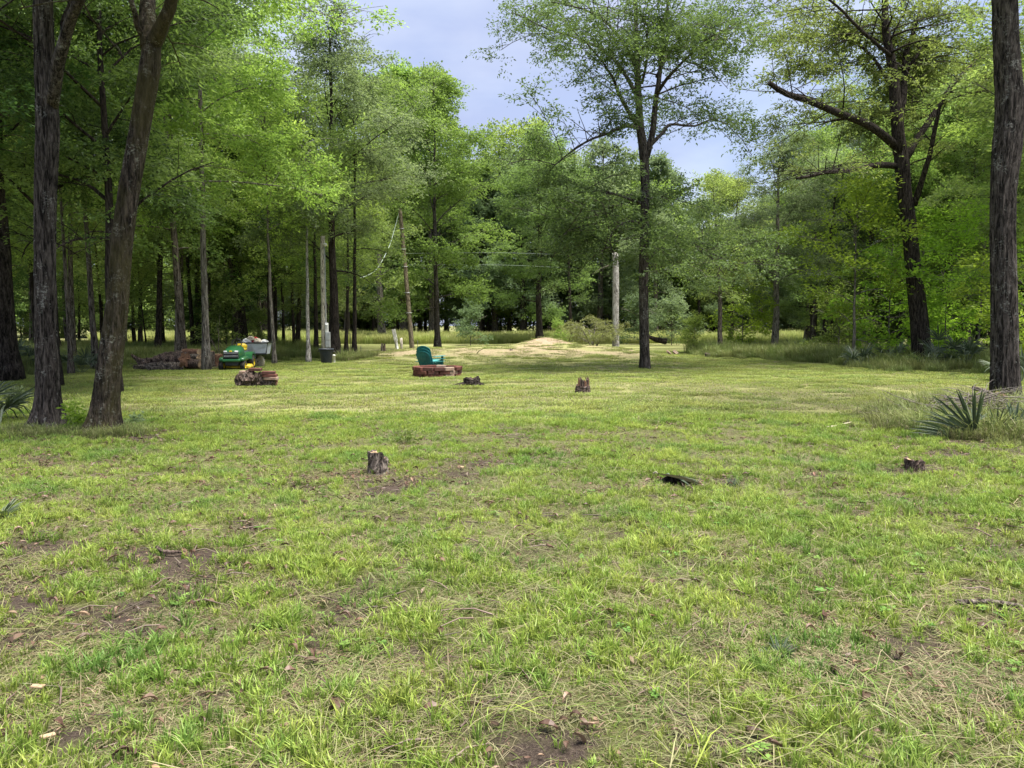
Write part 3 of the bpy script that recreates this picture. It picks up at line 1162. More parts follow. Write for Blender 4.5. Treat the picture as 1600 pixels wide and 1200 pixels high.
def make_tree_meshes(name, seed, h, r, cb, cr, nprim, spec, leafmat, barkmat, lean=0.0, limb_share=0.3, top_shape=0.66, sides=9):
    """returns (trunk mesh, branch mesh, crown mesh) with the tree standing at the origin"""
    rng = np.random.RandomState(seed)
    n = 14
    zs = np.linspace(-0.15, h * 0.97, n)
    wob = np.cumsum(rng.randn(n, 2) * 0.012 * h / 3, 0) * 0.5
    wob -= wob[0]
    path = np.stack([wob[:, 0] + lean * (zs / h) ** 1.5 * h, wob[:, 1], zs], 1)
    path[0, :2] = path[1, :2]
    rad = r * (1 - 0.88 * np.clip(zs / h, 0, 1) ** 0.9)
    rad[0] *= 1.45
    rad[1] = rad[1] * 1.05
    pf = spline(path, 30)
    rf = np.interp(np.linspace(0, 1, 30), np.linspace(0, 1, n), rad)
    rf[:2] *= 1.12
    tr = Acc()
    add_tube(tr, pf, rf, sides, True, bark_jitter(rng, 30, sides, 0.18))
    wood = Acc()
    limbs = []
    for i in range(nprim):
        u = (i + 0.5 * rng.rand()) / nprim
        z = cb + (h * 0.95 - cb) * u ** 0.9
        f = (z + 0.15) / (h * 0.97 + 0.15) * (len(pf) - 1)
        a = min(int(f), len(pf) - 2)
        p = pf[a] * (1 - (f - a)) + pf[a + 1] * (f - a)
        prof = min(1.0, 0.55 + 1.3 * u) * (1 - max(0, (u - top_shape) / (1.02 - top_shape)) ** 1.6)
        L_ = max(0.8, cr * max(0.22, prof) * (0.50 + 0.75 * rng.rand()))
        az = i * 2.399 + rng.randn() * 0.35
        el = math.radians(14 + 48 * u + rng.randn() * 15)
        bp = branch_path(rng, p, az, el, L_, 6, 0.45, 0.10)
        r0 = max(0.02, rf[a] * limb_share * (0.8 + .4 * rng.rand()))
        add_tube(wood, bp, np.linspace(r0, 0.012, 6), 5, False)
        limbs.append((bp, r0, L_, 0.28))
    limbs.append((pf[-6:], rf[-6], cr * .6, 0.1))
    cs, od = dress(rng, limbs, wood, spec)
    # drop some clusters for uneven gaps
    g = fbm(cs[:, 0] * .4 + cs[:, 2] * .25, cs[:, 1] * .4 + cs[:, 2] * .4, 3, seed)
    kp = g > spec.get('gap', 0.36)
    cs, od = cs[kp], od[kp]
    ct = np.clip((fbm(cs[:, 0] * .8 + 7, cs[:, 1] * .8 + cs[:, 2], 2, seed + 1) - .3) * 2.2, 0, 1)
    V, F, T = leaf_arrays(rng, cs, od, spec['lpc'], spec.get('sxy', .34), spec.get('sz', .11), spec['L'], spec['W'], spec.get('droop', .35), ct, spec.get('flat', .6))
    cr_ = Acc()
    cr_.add(V, F, T)
    return tr.mesh(name + '_trunk', barkmat), wood.mesh(name + '_branches', barkmat), cr_.mesh(name + '_crown', leafmat)


def plant_tree(name, meshes, loc, label, cat='tree', group=None, rz=0.0, s=1.0, sz=None, leaf=None, bark=None, tilt=(0, 0), trunk_s=None):
    root = empty(name, loc, label, cat, group, rz, tilt)
    root.scale = (s, s, sz or s)
    for nm, me in zip(('trunk', 'branches', 'crown'), meshes):
        if me is None:
            continue
        o = bpy.data.objects.new(nm, me)
        COL.objects.link(o)
        o.parent = root
        if nm == 'trunk' and trunk_s:
            o.scale = (trunk_s, trunk_s, 1)
        mt = leaf if nm == 'crown' else bark
        if mt is not None:
            o.material_slots[0].link = 'OBJECT'
            o.material_slots[0].material = mt
    return root


S_fine = dict(subs=9, cps=5, lpc=44, L=.125, W=.062, sxy=.27, sz=.17)
S_med = dict(subs=8, cps=5, lpc=36, L=.15, W=.08, sxy=.32, sz=.2)
S_far = dict(subs=7, cps=4, lpc=34, L=.27, W=.17, sxy=.5, sz=.34, maxsub=3.2, minsub=1.0, flat=.5, tsides=3)
T = {}
T['tall_a'] = make_tree_meshes('tall_a', 11, 16.5, .15, 4.9, 4.6, 28, dict(S_fine, gap=.33), M['leaf_light'], M['bark_far'])
T['tall_b'] = make_tree_meshes('tall_b', 12, 15.5, .24, 4.0, 4.4, 27, dict(S_fine, gap=.38), M['leaf_grey'], M['bark_oak'])
T['tall_c'] = make_tree_meshes('tall_c', 13, 17.0, .22, 2.6, 4.6, 28, dict(S_med, gap=.38), M['leaf_light'], M['bark_oak'])
T['slim_a'] = make_tree_meshes('slim_a', 14, 10.5, .085, 5.3, 2.2, 16, dict(S_fine, subs=6, lpc=26, gap=.44), M['leaf_mid'], M['bark_grey'])
T['slim_b'] = make_tree_meshes('slim_b', 15, 12.5, .12, 3.8, 2.6, 19, dict(S_med, subs=6, lpc=22, gap=.45), M['leaf_mid'], M['bark_far'], lean=.04)
T['slim_c'] = make_tree_meshes('slim_c', 16, 14.0, .15, 4.2, 3.0, 19, dict(S_med, subs=6, lpc=22, gap=.45), M['leaf_mid'], M['bark_far'], lean=-.03)
T['far_a'] = make_tree_meshes('far_a', 17, 22, .30, 3.0, 5.2, 26, dict(S_far), M['leaf_mid'], M['bark_far'])
T['far_b'] = make_tree_meshes('far_b', 18, 20, .26, 2.0, 4.6, 24, dict(S_far), M['leaf_grey'], M['bark_far'])
T['far_c'] = make_tree_meshes('far_c', 19, 18, .24, 1.4, 4.8, 24, dict(S_far, lpc=15), M['leaf_light'], M['bark_far'])
S_bush = dict(subs=6, cps=3, lpc=26, L=.16, W=.09, sxy=.25, sz=.18, maxsub=1.1, minsub=.4, flat=.45)
T['thicket'] = make_tree_meshes('thicket', 24, 8.0, .09, .3, 3.6, 22, dict(S_far, lpc=20, sxy=.5), M['leaf_mid'], M['bark_far'])
T['bush_a'] = make_tree_meshes('bush_a', 21, 4.6, .05, .5, 2.0, 18, S_bush, M['leaf_lime'], M['bark_grey'])
T['bush_b'] = make_tree_meshes('bush_b', 22, 3.4, .04, .3, 1.9, 16, S_bush, M['leaf_lime'], M['bark_grey'])
T['sapling'] = make_tree_meshes('sapling', 23, 7.0, .07, 1.0, 2.3, 18, dict(S_bush, L=.15, W=.075, sxy=.32), M['leaf_lime'], M['bark_grey'])


# hero trees, their limbs laid out from the photograph
def px_path(pts, d, rng=None, dz=0.0, n=12, local=(0, 0, 0)):
    out = []
    for i, p in enumerate(pts):
        dd = d + (p[2] if len(p) > 2 else 0)
        out.append(P(p[0], p[1], dd) - np.asarray(local))
    return spline(np.array(out), n)


def hero_tree(name, label, seed, d, base_px, trunk, trunk_r, limbs, spec, leafmat, barkmat, sides=20, furrow=.12, extra=None, n_trunk=60, rings=14, flare=1.0, subs_on_trunk=0, gapseed=0):
    rng = np.random.RandomState(seed)
    x = (base_px - 800) / F_PX * d * CP
    loc = np.array([x, d, H(x, d)])
    root = empty(name, loc, label, 'tree')
    tp = px_path(trunk, d, n=n_trunk, local=loc)
    tp[0, 2] = -0.2
    rr = np.interp(np.linspace(0, 1, n_trunk), np.linspace(0, 1, len(trunk_r)), trunk_r)
    z = tp[:, 2]
    rr = rr * (1 + 0.75 * flare * np.exp(-np.maximum(z, 0) / 0.22))
    jit = bark_jitter(rng, n_trunk, sides, .05, furrow)
    ang = np.linspace(0, 2 * math.pi, sides, endpoint=False)
    lob = 1 + 0.22 * flare * np.exp(-np.maximum(z, 0) / 0.25)[:, None] * np.sin(ang * 5 + 1.3)[None, :]
    lob = lob * (1 + 0.05 * np.sin(ang * 2 + 0.5)[None, :] * np.sin(z * 1.1)[:, None])
    tr = Acc()
    add_tube(tr, tp, rr, sides, True, jit * lob)
    tr.build('trunk', barkmat, root)
    wood = Acc()
    L_ = []
    for (pts, r0, r1, s0) in limbs:
        bp = px_path(pts, d, n=rings, local=loc)
        wb = np.cumsum(rng.randn(rings, 3) * 0.03, 0)
        wb *= np.linspace(0, 1, rings)[:, None]
        bp = bp + wb
        lb = Acc()
        add_tube(lb, bp, np.linspace(r0, r1, rings), 9, True, bark_jitter(rng, rings, 9, .2))
        lb.build('limb', barkmat, root)
        if s0 is None:
            continue
        ln = float(np.sum(np.linalg.norm(np.diff(bp, axis=0), axis=1)))
        L_.append((bp, r0, ln, s0))
        # secondary limbs that carry the crown
        for j in range(int(spec.get('sec', 3) * ln / 3.5) + 1):
            s = s0 + (1 - s0) * rng.rand()
            p = bp[int(s * (rings - 1))]
            az = rng.rand() * 6.28
            sl2 = spec.get('seclen', 2.2) * (.6 + .7 * rng.rand())
            sp = branch_path(rng, p, az, math.radians(spec.get('secel', 18) + 18 * rng.randn()), sl2, 6, .4, .12)
            r2 = max(.015, r0 * .28 * (1.1 - s))
            add_tube(wood, sp, np.linspace(r2, .01, 6), 5, False)
            L_.append((sp, r2, sl2, .25))
    if extra:
        for (pt, az, el, ln, r0) in extra:
            p = P(pt[0], pt[1], d + (pt[2] if len(pt) > 2 else 0)) - loc
            sp = branch_path(rng, p, az, el, ln, 7, .5, .1)
            add_tube(wood, sp, np.linspace(r0, .01, 7), 6, False)
            L_.append((sp, r0, ln, .25))
    cs, od = dress(rng, L_, wood, spec)
    g = fbm(cs[:, 0] * .6 + cs[:, 2] * .3, cs[:, 1] * .6 + cs[:, 2] * .5, 3, gapseed + seed)
    kp = g > spec.get('gap', .36)
    if 'nofront' in spec:
        kp &= (cs[:, 1] > spec['nofront']) | (rng.rand(len(cs)) < .10)
    if 'zmin' in spec:
        kp &= (cs[:, 2] > spec['zmin']) | ((cs[:, 1] > .7) & (cs[:, 2] > spec['zmin'] - 2) & (rng.rand(len(cs)) < .5))
    cs, od = cs[kp], od[kp]
    ct = np.clip((fbm(cs[:, 0] * .8 + 7, cs[:, 1] * .8 + cs[:, 2], 2, seed + 1) - .3) * 2.2, 0, 1)
    V, F, TT = leaf_arrays(rng, cs, od, spec['lpc'], spec.get('sxy', .3), spec.get('sz', .1), spec['L'], spec['W'], spec.get('droop', .35), ct, spec.get('flat', .6))
    wood.build('branches', barkmat, root)
    ca = Acc()
    ca.add(V, F, TT)
    ca.build('crown', leafmat, root)
    return root


pi = math.pi
# centre oak
hero_tree('oak_tree', 'tall airy oak standing alone in the middle of the lawn, its trunk forking high up', 101, 27.5, 1008,
          [(1008, 579), (1006, 480), (1006, 400), (1008, 330), (1008, 290), (1006, 240), (1000, 200)], [.18, .165, .16, .16, .155, .17, .14],
          [([(1002, 215), (997, 160), (993, 100), (990, 40), (992, -40), (990, -120)], .15, .04, .45),
           ([(1010, 245), (1020, 205), (1024, 150), (1030, 90), (1034, 20), (1045, -60)], .13, .03, .4),
           ([(998, 200, 0), (982, 175, -.5), (968, 150, -1), (955, 120, -1.5), (935, 90, -2), (905, 60, -2.5)], .08, .02, .3),
           ([(995, 150), (975, 115, .6), (945, 80, 1.2), (900, 60, 1.8), (850, 45, 2.2), (800, 20, 2.5)], .08, .015, .3),
           ([(992, 100), (970, 60, -.8), (940, 25, -1.2), (900, 5, -1.6), (860, -10, -2)], .07, .015, .3),
           ([(1000, 201), (978, 197, -.5), (950, 209, -1), (915, 222, -1.4), (885, 240, -1.6), (860, 262, -1.7)], .075, .012, .35),
           ([(1018, 225), (1035, 208, .5), (1050, 195, .8), (1085, 199, 1.2), (1120, 190, 1.8), (1160, 205, 2)], .075, .012, .35),
           ([(1024, 150), (1045, 120, -.6), (1075, 90, -1.2), (1110, 60, -1.6), (1150, 40, -2)], .07, .012, .3),
           ([(1026, 120), (1050, 75, .8), (1090, 35, 1.4), (1130, 10, 2)], .06, .012, .3),
           ([(1003, 130), (1012, 95, -1), (1018, 60, -1.8), (1015, 10, -2.4)], .05, .012, .3),
           ([(1003, 350), (990, 346, -.3), (975, 348, -.6), (955, 365, -.9), (953, 385, -1), (960, 402, -1)], .05, .010, .5),
           ([(1015, 404), (1030, 390, .3), (1055, 383, .5), (1085, 392, .7), (1110, 410, .8), (1130, 440, .8)], .05, .010, .4),
           ([(1003, 318), (985, 312, -.5), (950, 300, -1.1), (915, 300, -1.6), (870, 310, -2)], .06, .010, .35),
           ([(1005, 312), (975, 318, .8), (940, 330, 1.5), (900, 335, 2.2)], .05, .010, .35),
           ([(1010, 315), (1030, 303, .4), (1055, 300, .8)], .03, .010, .35),
           ([(975, 348, -.6), (930, 350, -1.2), (890, 362, -1.8), (850, 385, -2.2)], .03, .008, .15),
           ([(940, 330, 1.5), (900, 352, 1.0), (870, 385, .6), (855, 420, .4)], .03, .008, .15),
           ([(953, 385, -1), (925, 400, -1.2), (900, 430, -1.4)], .02, .008, .1),
           ([(1085, 392, .7), (1120, 400, 0), (1150, 425, -.5)], .025, .008, .1),
           ([(1030, 390, .3), (1060, 410, -.6), (1080, 445, -1)], .025, .008, .2)],
          dict(subs=8, cps=5, lpc=23, L=.115, W=.05, sxy=.21, sz=.12, gap=.40, nofront=-3.5, sec=4.2, seclen=2.3, secel=10, droop=.5, spread=.8), M['leaf_oak'], M['bark_oak'], 18, .10, flare=.5, gapseed=5)
# dark oak on the right
hero_tree('oak_tree', 'big dark trunked oak on the right with a broken limb reaching left', 102, 30.0, 1440,
          [(1441, 572), (1436, 500), (1427, 420), (1420, 350), (1413, 300), (1409, 255), (1404, 210)], [.37, .33, .30, .28, .26, .27, .22],
          [([(1405, 240), (1400, 170), (1395, 110), (1383, 55), (1376, 0), (1372, -80)], .25, .08, .5),
           ([(1405, 200), (1412, 140, .5), (1416, 80, .8), (1428, 50, 1.2), (1440, 10, 1.5)], .16, .05, .4),
           ([(1416, 110, .5), (1432, 85, .2), (1438, 60, .2)], .08, .03, .5),
           ([(1399, 228), (1375, 208, -.4), (1345, 190, -.8), (1310, 178, -1.1), (1270, 163, -1.3), (1235, 150, -1.4), (1206, 134, -1.5)], .17, .09, .35),
           ([(1400, 259), (1370, 257, -.8), (1330, 262, -1.5), (1290, 264, -2), (1250, 267, -2.4)], .125, .05, .6),
           ([(1414, 250), (1435, 215, .5), (1462, 175, 1), (1485, 135, 1.5), (1510, 105, 2), (1545, 65, 2.5)], .15, .05, .4),
           ([(1428, 320), (1440, 285, -.5), (1455, 240, -1), (1466, 190, -1.3), (1475, 160, -1.5)], .13, .05, .4),
           ([(1400, 150), (1370, 100, 1), (1330, 60, 2), (1290, 30, 2.6), (1250, 10, 3)], .08, .02, .25),
           ([(1395, 90), (1350, 50, -1.4), (1300, 0, -2), (1250, -30, -3)], .08, .02, .25)],
          dict(subs=8, cps=5, lpc=44, L=.125, W=.058, sxy=.26, sz=.15, gap=.39, nofront=.5, sec=5.2, seclen=2.6, secel=8, droop=.5), M['leaf_mid'], M['bark_dark'], 22, .10, flare=.45)
# two near trees on the left
nearspec = dict(zmin=6.9, subs=8, cps=5, lpc=34, L=.125, W=.042, sxy=.24, sz=.09, gap=.30, sec=3, seclen=1.7, secel=-2, droop=.7)
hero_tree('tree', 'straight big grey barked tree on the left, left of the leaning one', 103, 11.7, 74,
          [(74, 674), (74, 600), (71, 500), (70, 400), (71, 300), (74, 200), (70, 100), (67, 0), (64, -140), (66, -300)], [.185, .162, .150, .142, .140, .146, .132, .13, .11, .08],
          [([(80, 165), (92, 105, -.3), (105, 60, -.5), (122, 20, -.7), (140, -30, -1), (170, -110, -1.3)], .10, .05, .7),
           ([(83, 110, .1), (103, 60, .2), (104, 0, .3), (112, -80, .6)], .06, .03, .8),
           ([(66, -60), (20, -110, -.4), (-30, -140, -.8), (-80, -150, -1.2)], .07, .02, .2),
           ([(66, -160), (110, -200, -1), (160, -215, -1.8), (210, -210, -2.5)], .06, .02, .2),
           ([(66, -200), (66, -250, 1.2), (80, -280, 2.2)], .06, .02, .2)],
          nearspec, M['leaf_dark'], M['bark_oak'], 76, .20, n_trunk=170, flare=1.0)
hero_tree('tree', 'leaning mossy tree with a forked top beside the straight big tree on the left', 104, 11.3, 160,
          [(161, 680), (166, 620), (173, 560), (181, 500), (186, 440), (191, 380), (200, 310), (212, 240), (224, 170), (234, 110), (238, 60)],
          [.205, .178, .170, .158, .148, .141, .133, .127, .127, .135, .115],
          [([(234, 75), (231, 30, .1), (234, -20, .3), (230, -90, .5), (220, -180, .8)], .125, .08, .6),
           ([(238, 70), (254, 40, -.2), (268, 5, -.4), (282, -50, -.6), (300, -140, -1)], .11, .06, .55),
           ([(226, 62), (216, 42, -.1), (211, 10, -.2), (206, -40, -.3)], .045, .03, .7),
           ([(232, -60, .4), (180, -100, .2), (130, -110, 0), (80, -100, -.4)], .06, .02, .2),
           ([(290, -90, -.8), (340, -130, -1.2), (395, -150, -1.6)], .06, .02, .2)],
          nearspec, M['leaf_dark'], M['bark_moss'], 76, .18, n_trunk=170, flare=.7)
# near tree on the right edge
hero_tree('tree', 'straight tall tree at the right edge with fluted bark behind the palm clump', 105, 14.6, 1572,
          [(1572, 642), (1570, 560), (1569, 470), (1567, 380), (1568, 300), (1574, 230), (1578, 170), (1573, 90), (1570, 10), (1568, -120), (1566, -260)],
          [.245, .222, .212, .208, .212, .245, .232, .20, .195, .17, .12],
          [([(1572, -90), (1540, -130, -.6), (1500, -150, -1.2), (1450, -160, -1.8)], .08, .02, .2),
           ([(1572, -120), (1610, -170, .4), (1660, -190, .8)], .08, .02, .2),
           ([(1570, -160), (1560, -200, 1.5), (1540, -230, 3)], .08, .02, .2)],
          nearspec, M['leaf_mid'], M['bark_oak'], 80, .20, n_trunk=170, flare=.45)

GRP = 0
tl = M['leaf_light']
named = [
    # px, d, kind, label, scale, leaf, bark, rz, name, trunk_s
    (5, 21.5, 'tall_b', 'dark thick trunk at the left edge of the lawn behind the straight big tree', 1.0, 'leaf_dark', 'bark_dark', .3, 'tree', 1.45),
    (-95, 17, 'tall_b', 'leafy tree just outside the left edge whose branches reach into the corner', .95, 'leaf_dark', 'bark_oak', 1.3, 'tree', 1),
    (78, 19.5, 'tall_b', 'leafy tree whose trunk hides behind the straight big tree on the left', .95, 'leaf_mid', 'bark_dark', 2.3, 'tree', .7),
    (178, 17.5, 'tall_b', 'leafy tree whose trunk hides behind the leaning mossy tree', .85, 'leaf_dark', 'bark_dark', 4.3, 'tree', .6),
    (108, 24.5, 'slim_a', 'thin brown sapling trunk seen between the two big left trees', .95, 'leaf_mid', 'bark_far', 2.0, 'tree', 1),
    (112, 30, 'slim_b', 'slim dark tree just behind the thin sapling between the big left trees', 1.05, 'leaf_mid', 'bark_far', .5, 'tree', 1),
    (147, 27, 'slim_b', 'slim dark trunk almost hidden behind the leaning mossy tree', 1.1, 'leaf_mid', 'bark_far', 4.1, 'tree', .9),
    (317, 26.5, 'tall_a', 'slender light green tree rising from the right end of the log pile', 1.1, 'leaf_bright', 'bark_grey', 2.2, 'tree', .78),
    (284, 33, 'slim_c', 'dark trunk standing directly behind the middle of the log pile', 1.15, 'leaf_mid', 'bark_far', 1.2, 'tree', 1.1),
    (275, 34, 'slim_a', 'thin trunk close on the left of the dark one behind the log pile', 1.2, 'leaf_light', 'bark_grey', 3.2, 'tree', .9),
    (378, 44, 'tall_c', 'thick dark trunk in the shade right behind the mower', 1.0, 'leaf_dark', 'bark_dark', 3.2, 'tree', 1.6),
    (427, 31, 'slim_a', 'thin pale trunk between the mower trailer and the short utility pole', 1.0, 'leaf_bright', 'bark_grey', .8, 'tree', 1.0),
    (481, 32.5, 'slim_a', 'pale leaning trunk just left of the short utility pole', 1.06, 'leaf_mid', 'bark_pale', 5.1, 'tree', 1.0),
    (521, 35, 'tall_b', 'tall vine wrapped tree right behind the short utility pole, grey green crown against the sky', .98, 'leaf_grey', 'bark_dark', .4, 'tree', 1.0),
    (553, 37, 'slim_c', 'dark leafy tree right of the vine wrapped tree', .95, 'leaf_mid', 'bark_dark', 2.4, 'tree', .8),
    (597, 70, 'far_a', 'wide based pale trunk seen left of the leaning board across the field', .72, 'leaf_mid', 'bark_grey', 2.7, 'tree', 1.8),
    (683, 47, 'tall_c', 'tall light green tree standing behind the teal chairs', 1.0, 'leaf_light', 'bark_oak', 3.9, 'tree', .85),
    (1211, 43, 'tall_b', 'grey trunked tree with soft grey green foliage in front of the right woods', .78, 'leaf_grey', 'bark_grey', 1.9, 'tree', 1.15),
    (1126, 42, 'slim_b', 'small dark trunk in the tall grass right of the centre oak', .78, 'leaf_mid', 'bark_far', 2.9, 'tree', 1.6),
    (1141, 50, 'slim_b', 'second small dark trunk behind the one right of the centre oak', .9, 'leaf_light', 'bark_dark', .9, 'tree', 1.4),
    (1288, 44, 'slim_c', 'dark trunk left of the bright bushes in the right woods', .82, 'leaf_grey', 'bark_dark', 3.7, 'tree', 1.2),
    (1302, 47, 'slim_c', 'dark trunk touching the one left of the bright bushes', .84, 'leaf_mid', 'bark_dark', 5.4, 'tree', 1.2),
    (1478, 40, 'tall_b', 'shaded tree with a dark trunk behind the right palm clumps', .9, 'leaf_mid', 'bark_dark', .2, 'tree', 1.2),
    (1640, 27, 'tall_c', 'tree at the right border whose crown fills the right edge', .9, 'leaf_mid', 'bark_oak', .2, 'tree', 1.2),
    (1010, 80, 'far_b', 'pale far trunk seen beside the centre oak across the field', .8, 'leaf_grey', 'bark_grey', .6, 'tree', .9),
    (843, 66, 'tall_c', 'dark straight trunk in the far woods right behind the mound top', 1.1, 'leaf_mid', 'bark_dark', 1.6, 'tree', 1.3),
    (893, 62, 'slim_c', 'short dark trunk left of the olive bush in front of the far woods', .9, 'leaf_mid', 'bark_dark', 5.6, 'tree', 1.2),
]
for (px_, d_, kd, lb, s_, lf, bk, rz_, nm, ts) in named:
    l = at(px_, d_)
    plant_tree(nm, T[kd], l, lb, 'tree', None, rz_, s_, None, M[lf], M[bk], (0, 0), ts)

# bushes and saplings, right side
for (px_, d_, kd, lb, s_, lf, rz_) in [
    (1335, 30.5, 'sapling', 'bright lime green sapling at the left end of the right bushes', .98, 'leaf_lime', .2),
    (1388, 32, 'bush_a', 'bright green bush between the lime sapling and the big dark oak', 1.05, 'leaf_lime', 1.2),
    (1312, 36, 'bush_b', 'low green bush in front of the dark trunks left of the lime sapling', .8, 'leaf_light', 4.2),
    (1478, 31, 'bush_a', 'lime green bush just right of the big dark oak', .80, 'leaf_lime', 2.2),
    (1530, 29, 'sapling', 'bright green sapling seen left of the tall right edge tree', .85, 'leaf_lime', 3.4),
    (1440, 37, 'sapling', 'green sapling directly behind the big dark oak', 1.0, 'leaf_lime', 5.0),
    (1610, 24, 'bush_a', 'green bush at the right edge behind the tall tree', .8, 'leaf_lime', 5.0),
    (1085, 44, 'bush_b', 'small yellow green shrub low in the grass right of the centre oak', .55, 'leaf_light', .7),
    (1160, 45, 'bush_a', 'yellow green sapling leaning out between the small dark trunks and the grey one', .85, 'leaf_lime', 1.7),
    (1050, 62, 'bush_b', 'grey green shrub at the foot of the far woods right of the centre oak', 1.0, 'leaf_grey', 2.7),
    (1000, 64, 'bush_b', 'grey green shrub at the foot of the far woods behind the centre oak', 1.05, 'leaf_grey', 4.2),
    (872, 56, 'bush_b', 'small light green shrub between the mound and the olive bush', .5, 'leaf_light', 3.5),
    (735, 60, 'bush_b', 'grey green shrub at the foot of the far woods left of the mound', .8, 'leaf_grey', 1.1),
]:
    plant_tree('bush' if kd != 'sapling' else 'sapling', T[kd], at(px_, d_), lb, 'bush' if kd != 'sapling' else 'young tree', None, rz_, s_, None, M[lf], None)

# olive umbrella shrub beside the pale trunk
rngo = np.random.RandomState(61)
l = at(926, 42)
ro = empty('shrub', l, 'spreading olive brown shrub with several stems left of the pale trunk', 'shrub')
ro.scale = (1.0, 1.0, 1.75)
wd = Acc()
cs, od = [], []
for i in range(7):
    az = i * .9 + rngo.rand() * .4
    bp = branch_path(rngo, (rngo.randn() * .08, rngo.randn() * .08, -.05), az, math.radians(58), 1.15 + .3 * rngo.rand(), 6, .9, .08)
    stem = Acc()
    add_tube(stem, bp, np.linspace(.035, .012, 6), 6, False)
    stem.build('stem', M['bark_grey'], ro)
    for j in range(5):
        sp = branch_path(rngo, bp[2 + j % 4], az + rngo.randn() * .9, math.radians(14), .9, 4, .3, .1)
        add_tube(wd, sp, np.linspace(.012, .005, 4), 4, False)
        for u in (1, 2, 3):
            for _ in range(2):
                cs.append(sp[u] + rngo.randn(3) * np.array([.16, .16, .05]))
                od.append((sp[3] - sp[0]) / .9)
V, F, TT = leaf_arrays(rngo, np.array(cs), np.array(od), 42, .17, .035, .07, .03, .2, None, .75)
wd.build('branches', M['bark_grey'], ro)
a = Acc()
a.add(V, F, TT)
a.build('crown', M['leaf_olive'], ro)

# pale dead trunk
rngp = np.random.RandomState(62)
l = at(962, 43)
rp = empty('dead_tree', l, 'pale whitish bare trunk broken off high, right of the olive shrub', 'dead tree')
a = Acc()
pth = np.array([P(962, 553, 43), P(962, 480, 43), P(962, 410, 43), P(960, 395, 43)]) - l
pth[0, 2] = -.1
pth = spline(pth, 26)
rr = np.interp(np.linspace(0, 1, 26), [0, .1, .9, 1], [.23, .19, .165, .12])
add_tube(a, pth, rr, 14, True, bark_jitter(rngp, 26, 14, .12))
a.build('trunk', M['bark_pale'], rp)
a = Acc()
bp = px_path([(960, 412), (948, 416, -.2), (935, 422, -.4), (925, 430, -.5)], 43, n=8, local=l)
add_tube(a, bp, np.linspace(.035, .012, 8), 6, True)
a.build('limb', M['bark_far'], rp)

# woods: repeated trees placed by jittered rows
rngw = np.random.RandomState(71)
placed = [(at(n_[0], n_[1])[0], n_[1], .9) for n_ in named] + [(at(1440, 30)[0], 30, 2.0), (at(1008, 27.5)[0], 27.5, 2)]


def woods(region, count, kinds, leafs, barks, label, group, mind, srange, box, name='tree'):
    n, tries = 0, 0
    while n < count and tries < 30000:
        tries += 1
        d = box[2] + (box[3] - box[2]) * rngw.rand()
        px_ = box[0] + (box[1] - box[0]) * rngw.rand()
        x = (px_ - 800) / F_PX * d * CP
        if not region(px_, d):
            continue
        if any((x - a_) ** 2 + (d - b_) ** 2 < (mind * .5 + c_ * .5) ** 2 for a_, b_, c_ in placed):
            continue
        placed.append((x, d, mind))
        kd = kinds[rngw.randint(len(kinds))]
        s = srange[0] + (srange[1] - srange[0]) * rngw.rand()
        if d > 80 and kd != 'thicket':
            s *= float(np.interp(px_, [900, 1060, 1250, 1400], [1.0, .80, .78, .95]))
        plant_tree(name, T[kd], (x, d, H(x, d)), label, 'tree', group, rngw.rand() * 6.28, s, s * (.9 + .25 * rngw.rand()),
                   M[leafs[rngw.randint(len(leafs))]], M[barks[rngw.randint(len(barks))]],
                   (rngw.randn() * .02, rngw.randn() * .02), .8 + .7 * rngw.rand())
        n += 1
    return n


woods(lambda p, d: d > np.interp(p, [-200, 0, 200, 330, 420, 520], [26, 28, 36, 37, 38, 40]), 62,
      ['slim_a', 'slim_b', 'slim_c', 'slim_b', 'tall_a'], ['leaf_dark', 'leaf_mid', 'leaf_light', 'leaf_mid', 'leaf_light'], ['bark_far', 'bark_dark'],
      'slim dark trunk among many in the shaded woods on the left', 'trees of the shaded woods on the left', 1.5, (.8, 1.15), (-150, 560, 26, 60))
woods(lambda p, d: d > np.interp(p, [1230, 1330, 1500, 1800], [52, 42, 35, 28]), 34,
      ['slim_b', 'slim_c', 'tall_b', 'tall_c'], ['leaf_mid', 'leaf_grey', 'leaf_mid', 'leaf_light'], ['bark_far', 'bark_dark'],
      'tree among many in the woods behind the bushes on the right', 'trees of the woods on the right', 2.4, (.8, 1.05), (1235, 1780, 30, 62))
woods(lambda p, d: True, 34, ['far_a', 'far_b', 'tall_c', 'far_c'], ['leaf_mid', 'leaf_grey', 'leaf_light'], ['bark_dark', 'bark_far'],
      'tree in the near row of the far woods beyond the tall pale grass', 'trees in the near row of the far woods', 3.4, (1.0, 1.22), (540, 1290, 86, 95))
woods(lambda p, d: True, 56, ['far_a', 'far_b', 'far_c'], ['leaf_mid', 'leaf_grey', 'leaf_light', 'leaf_mid'], ['bark_dark', 'bark_far'],
      'large tree deep in the far wall of woods beyond the field', 'trees of the far wall of woods', 5.0, (.95, 1.18), (-120, 1720, 93, 122))

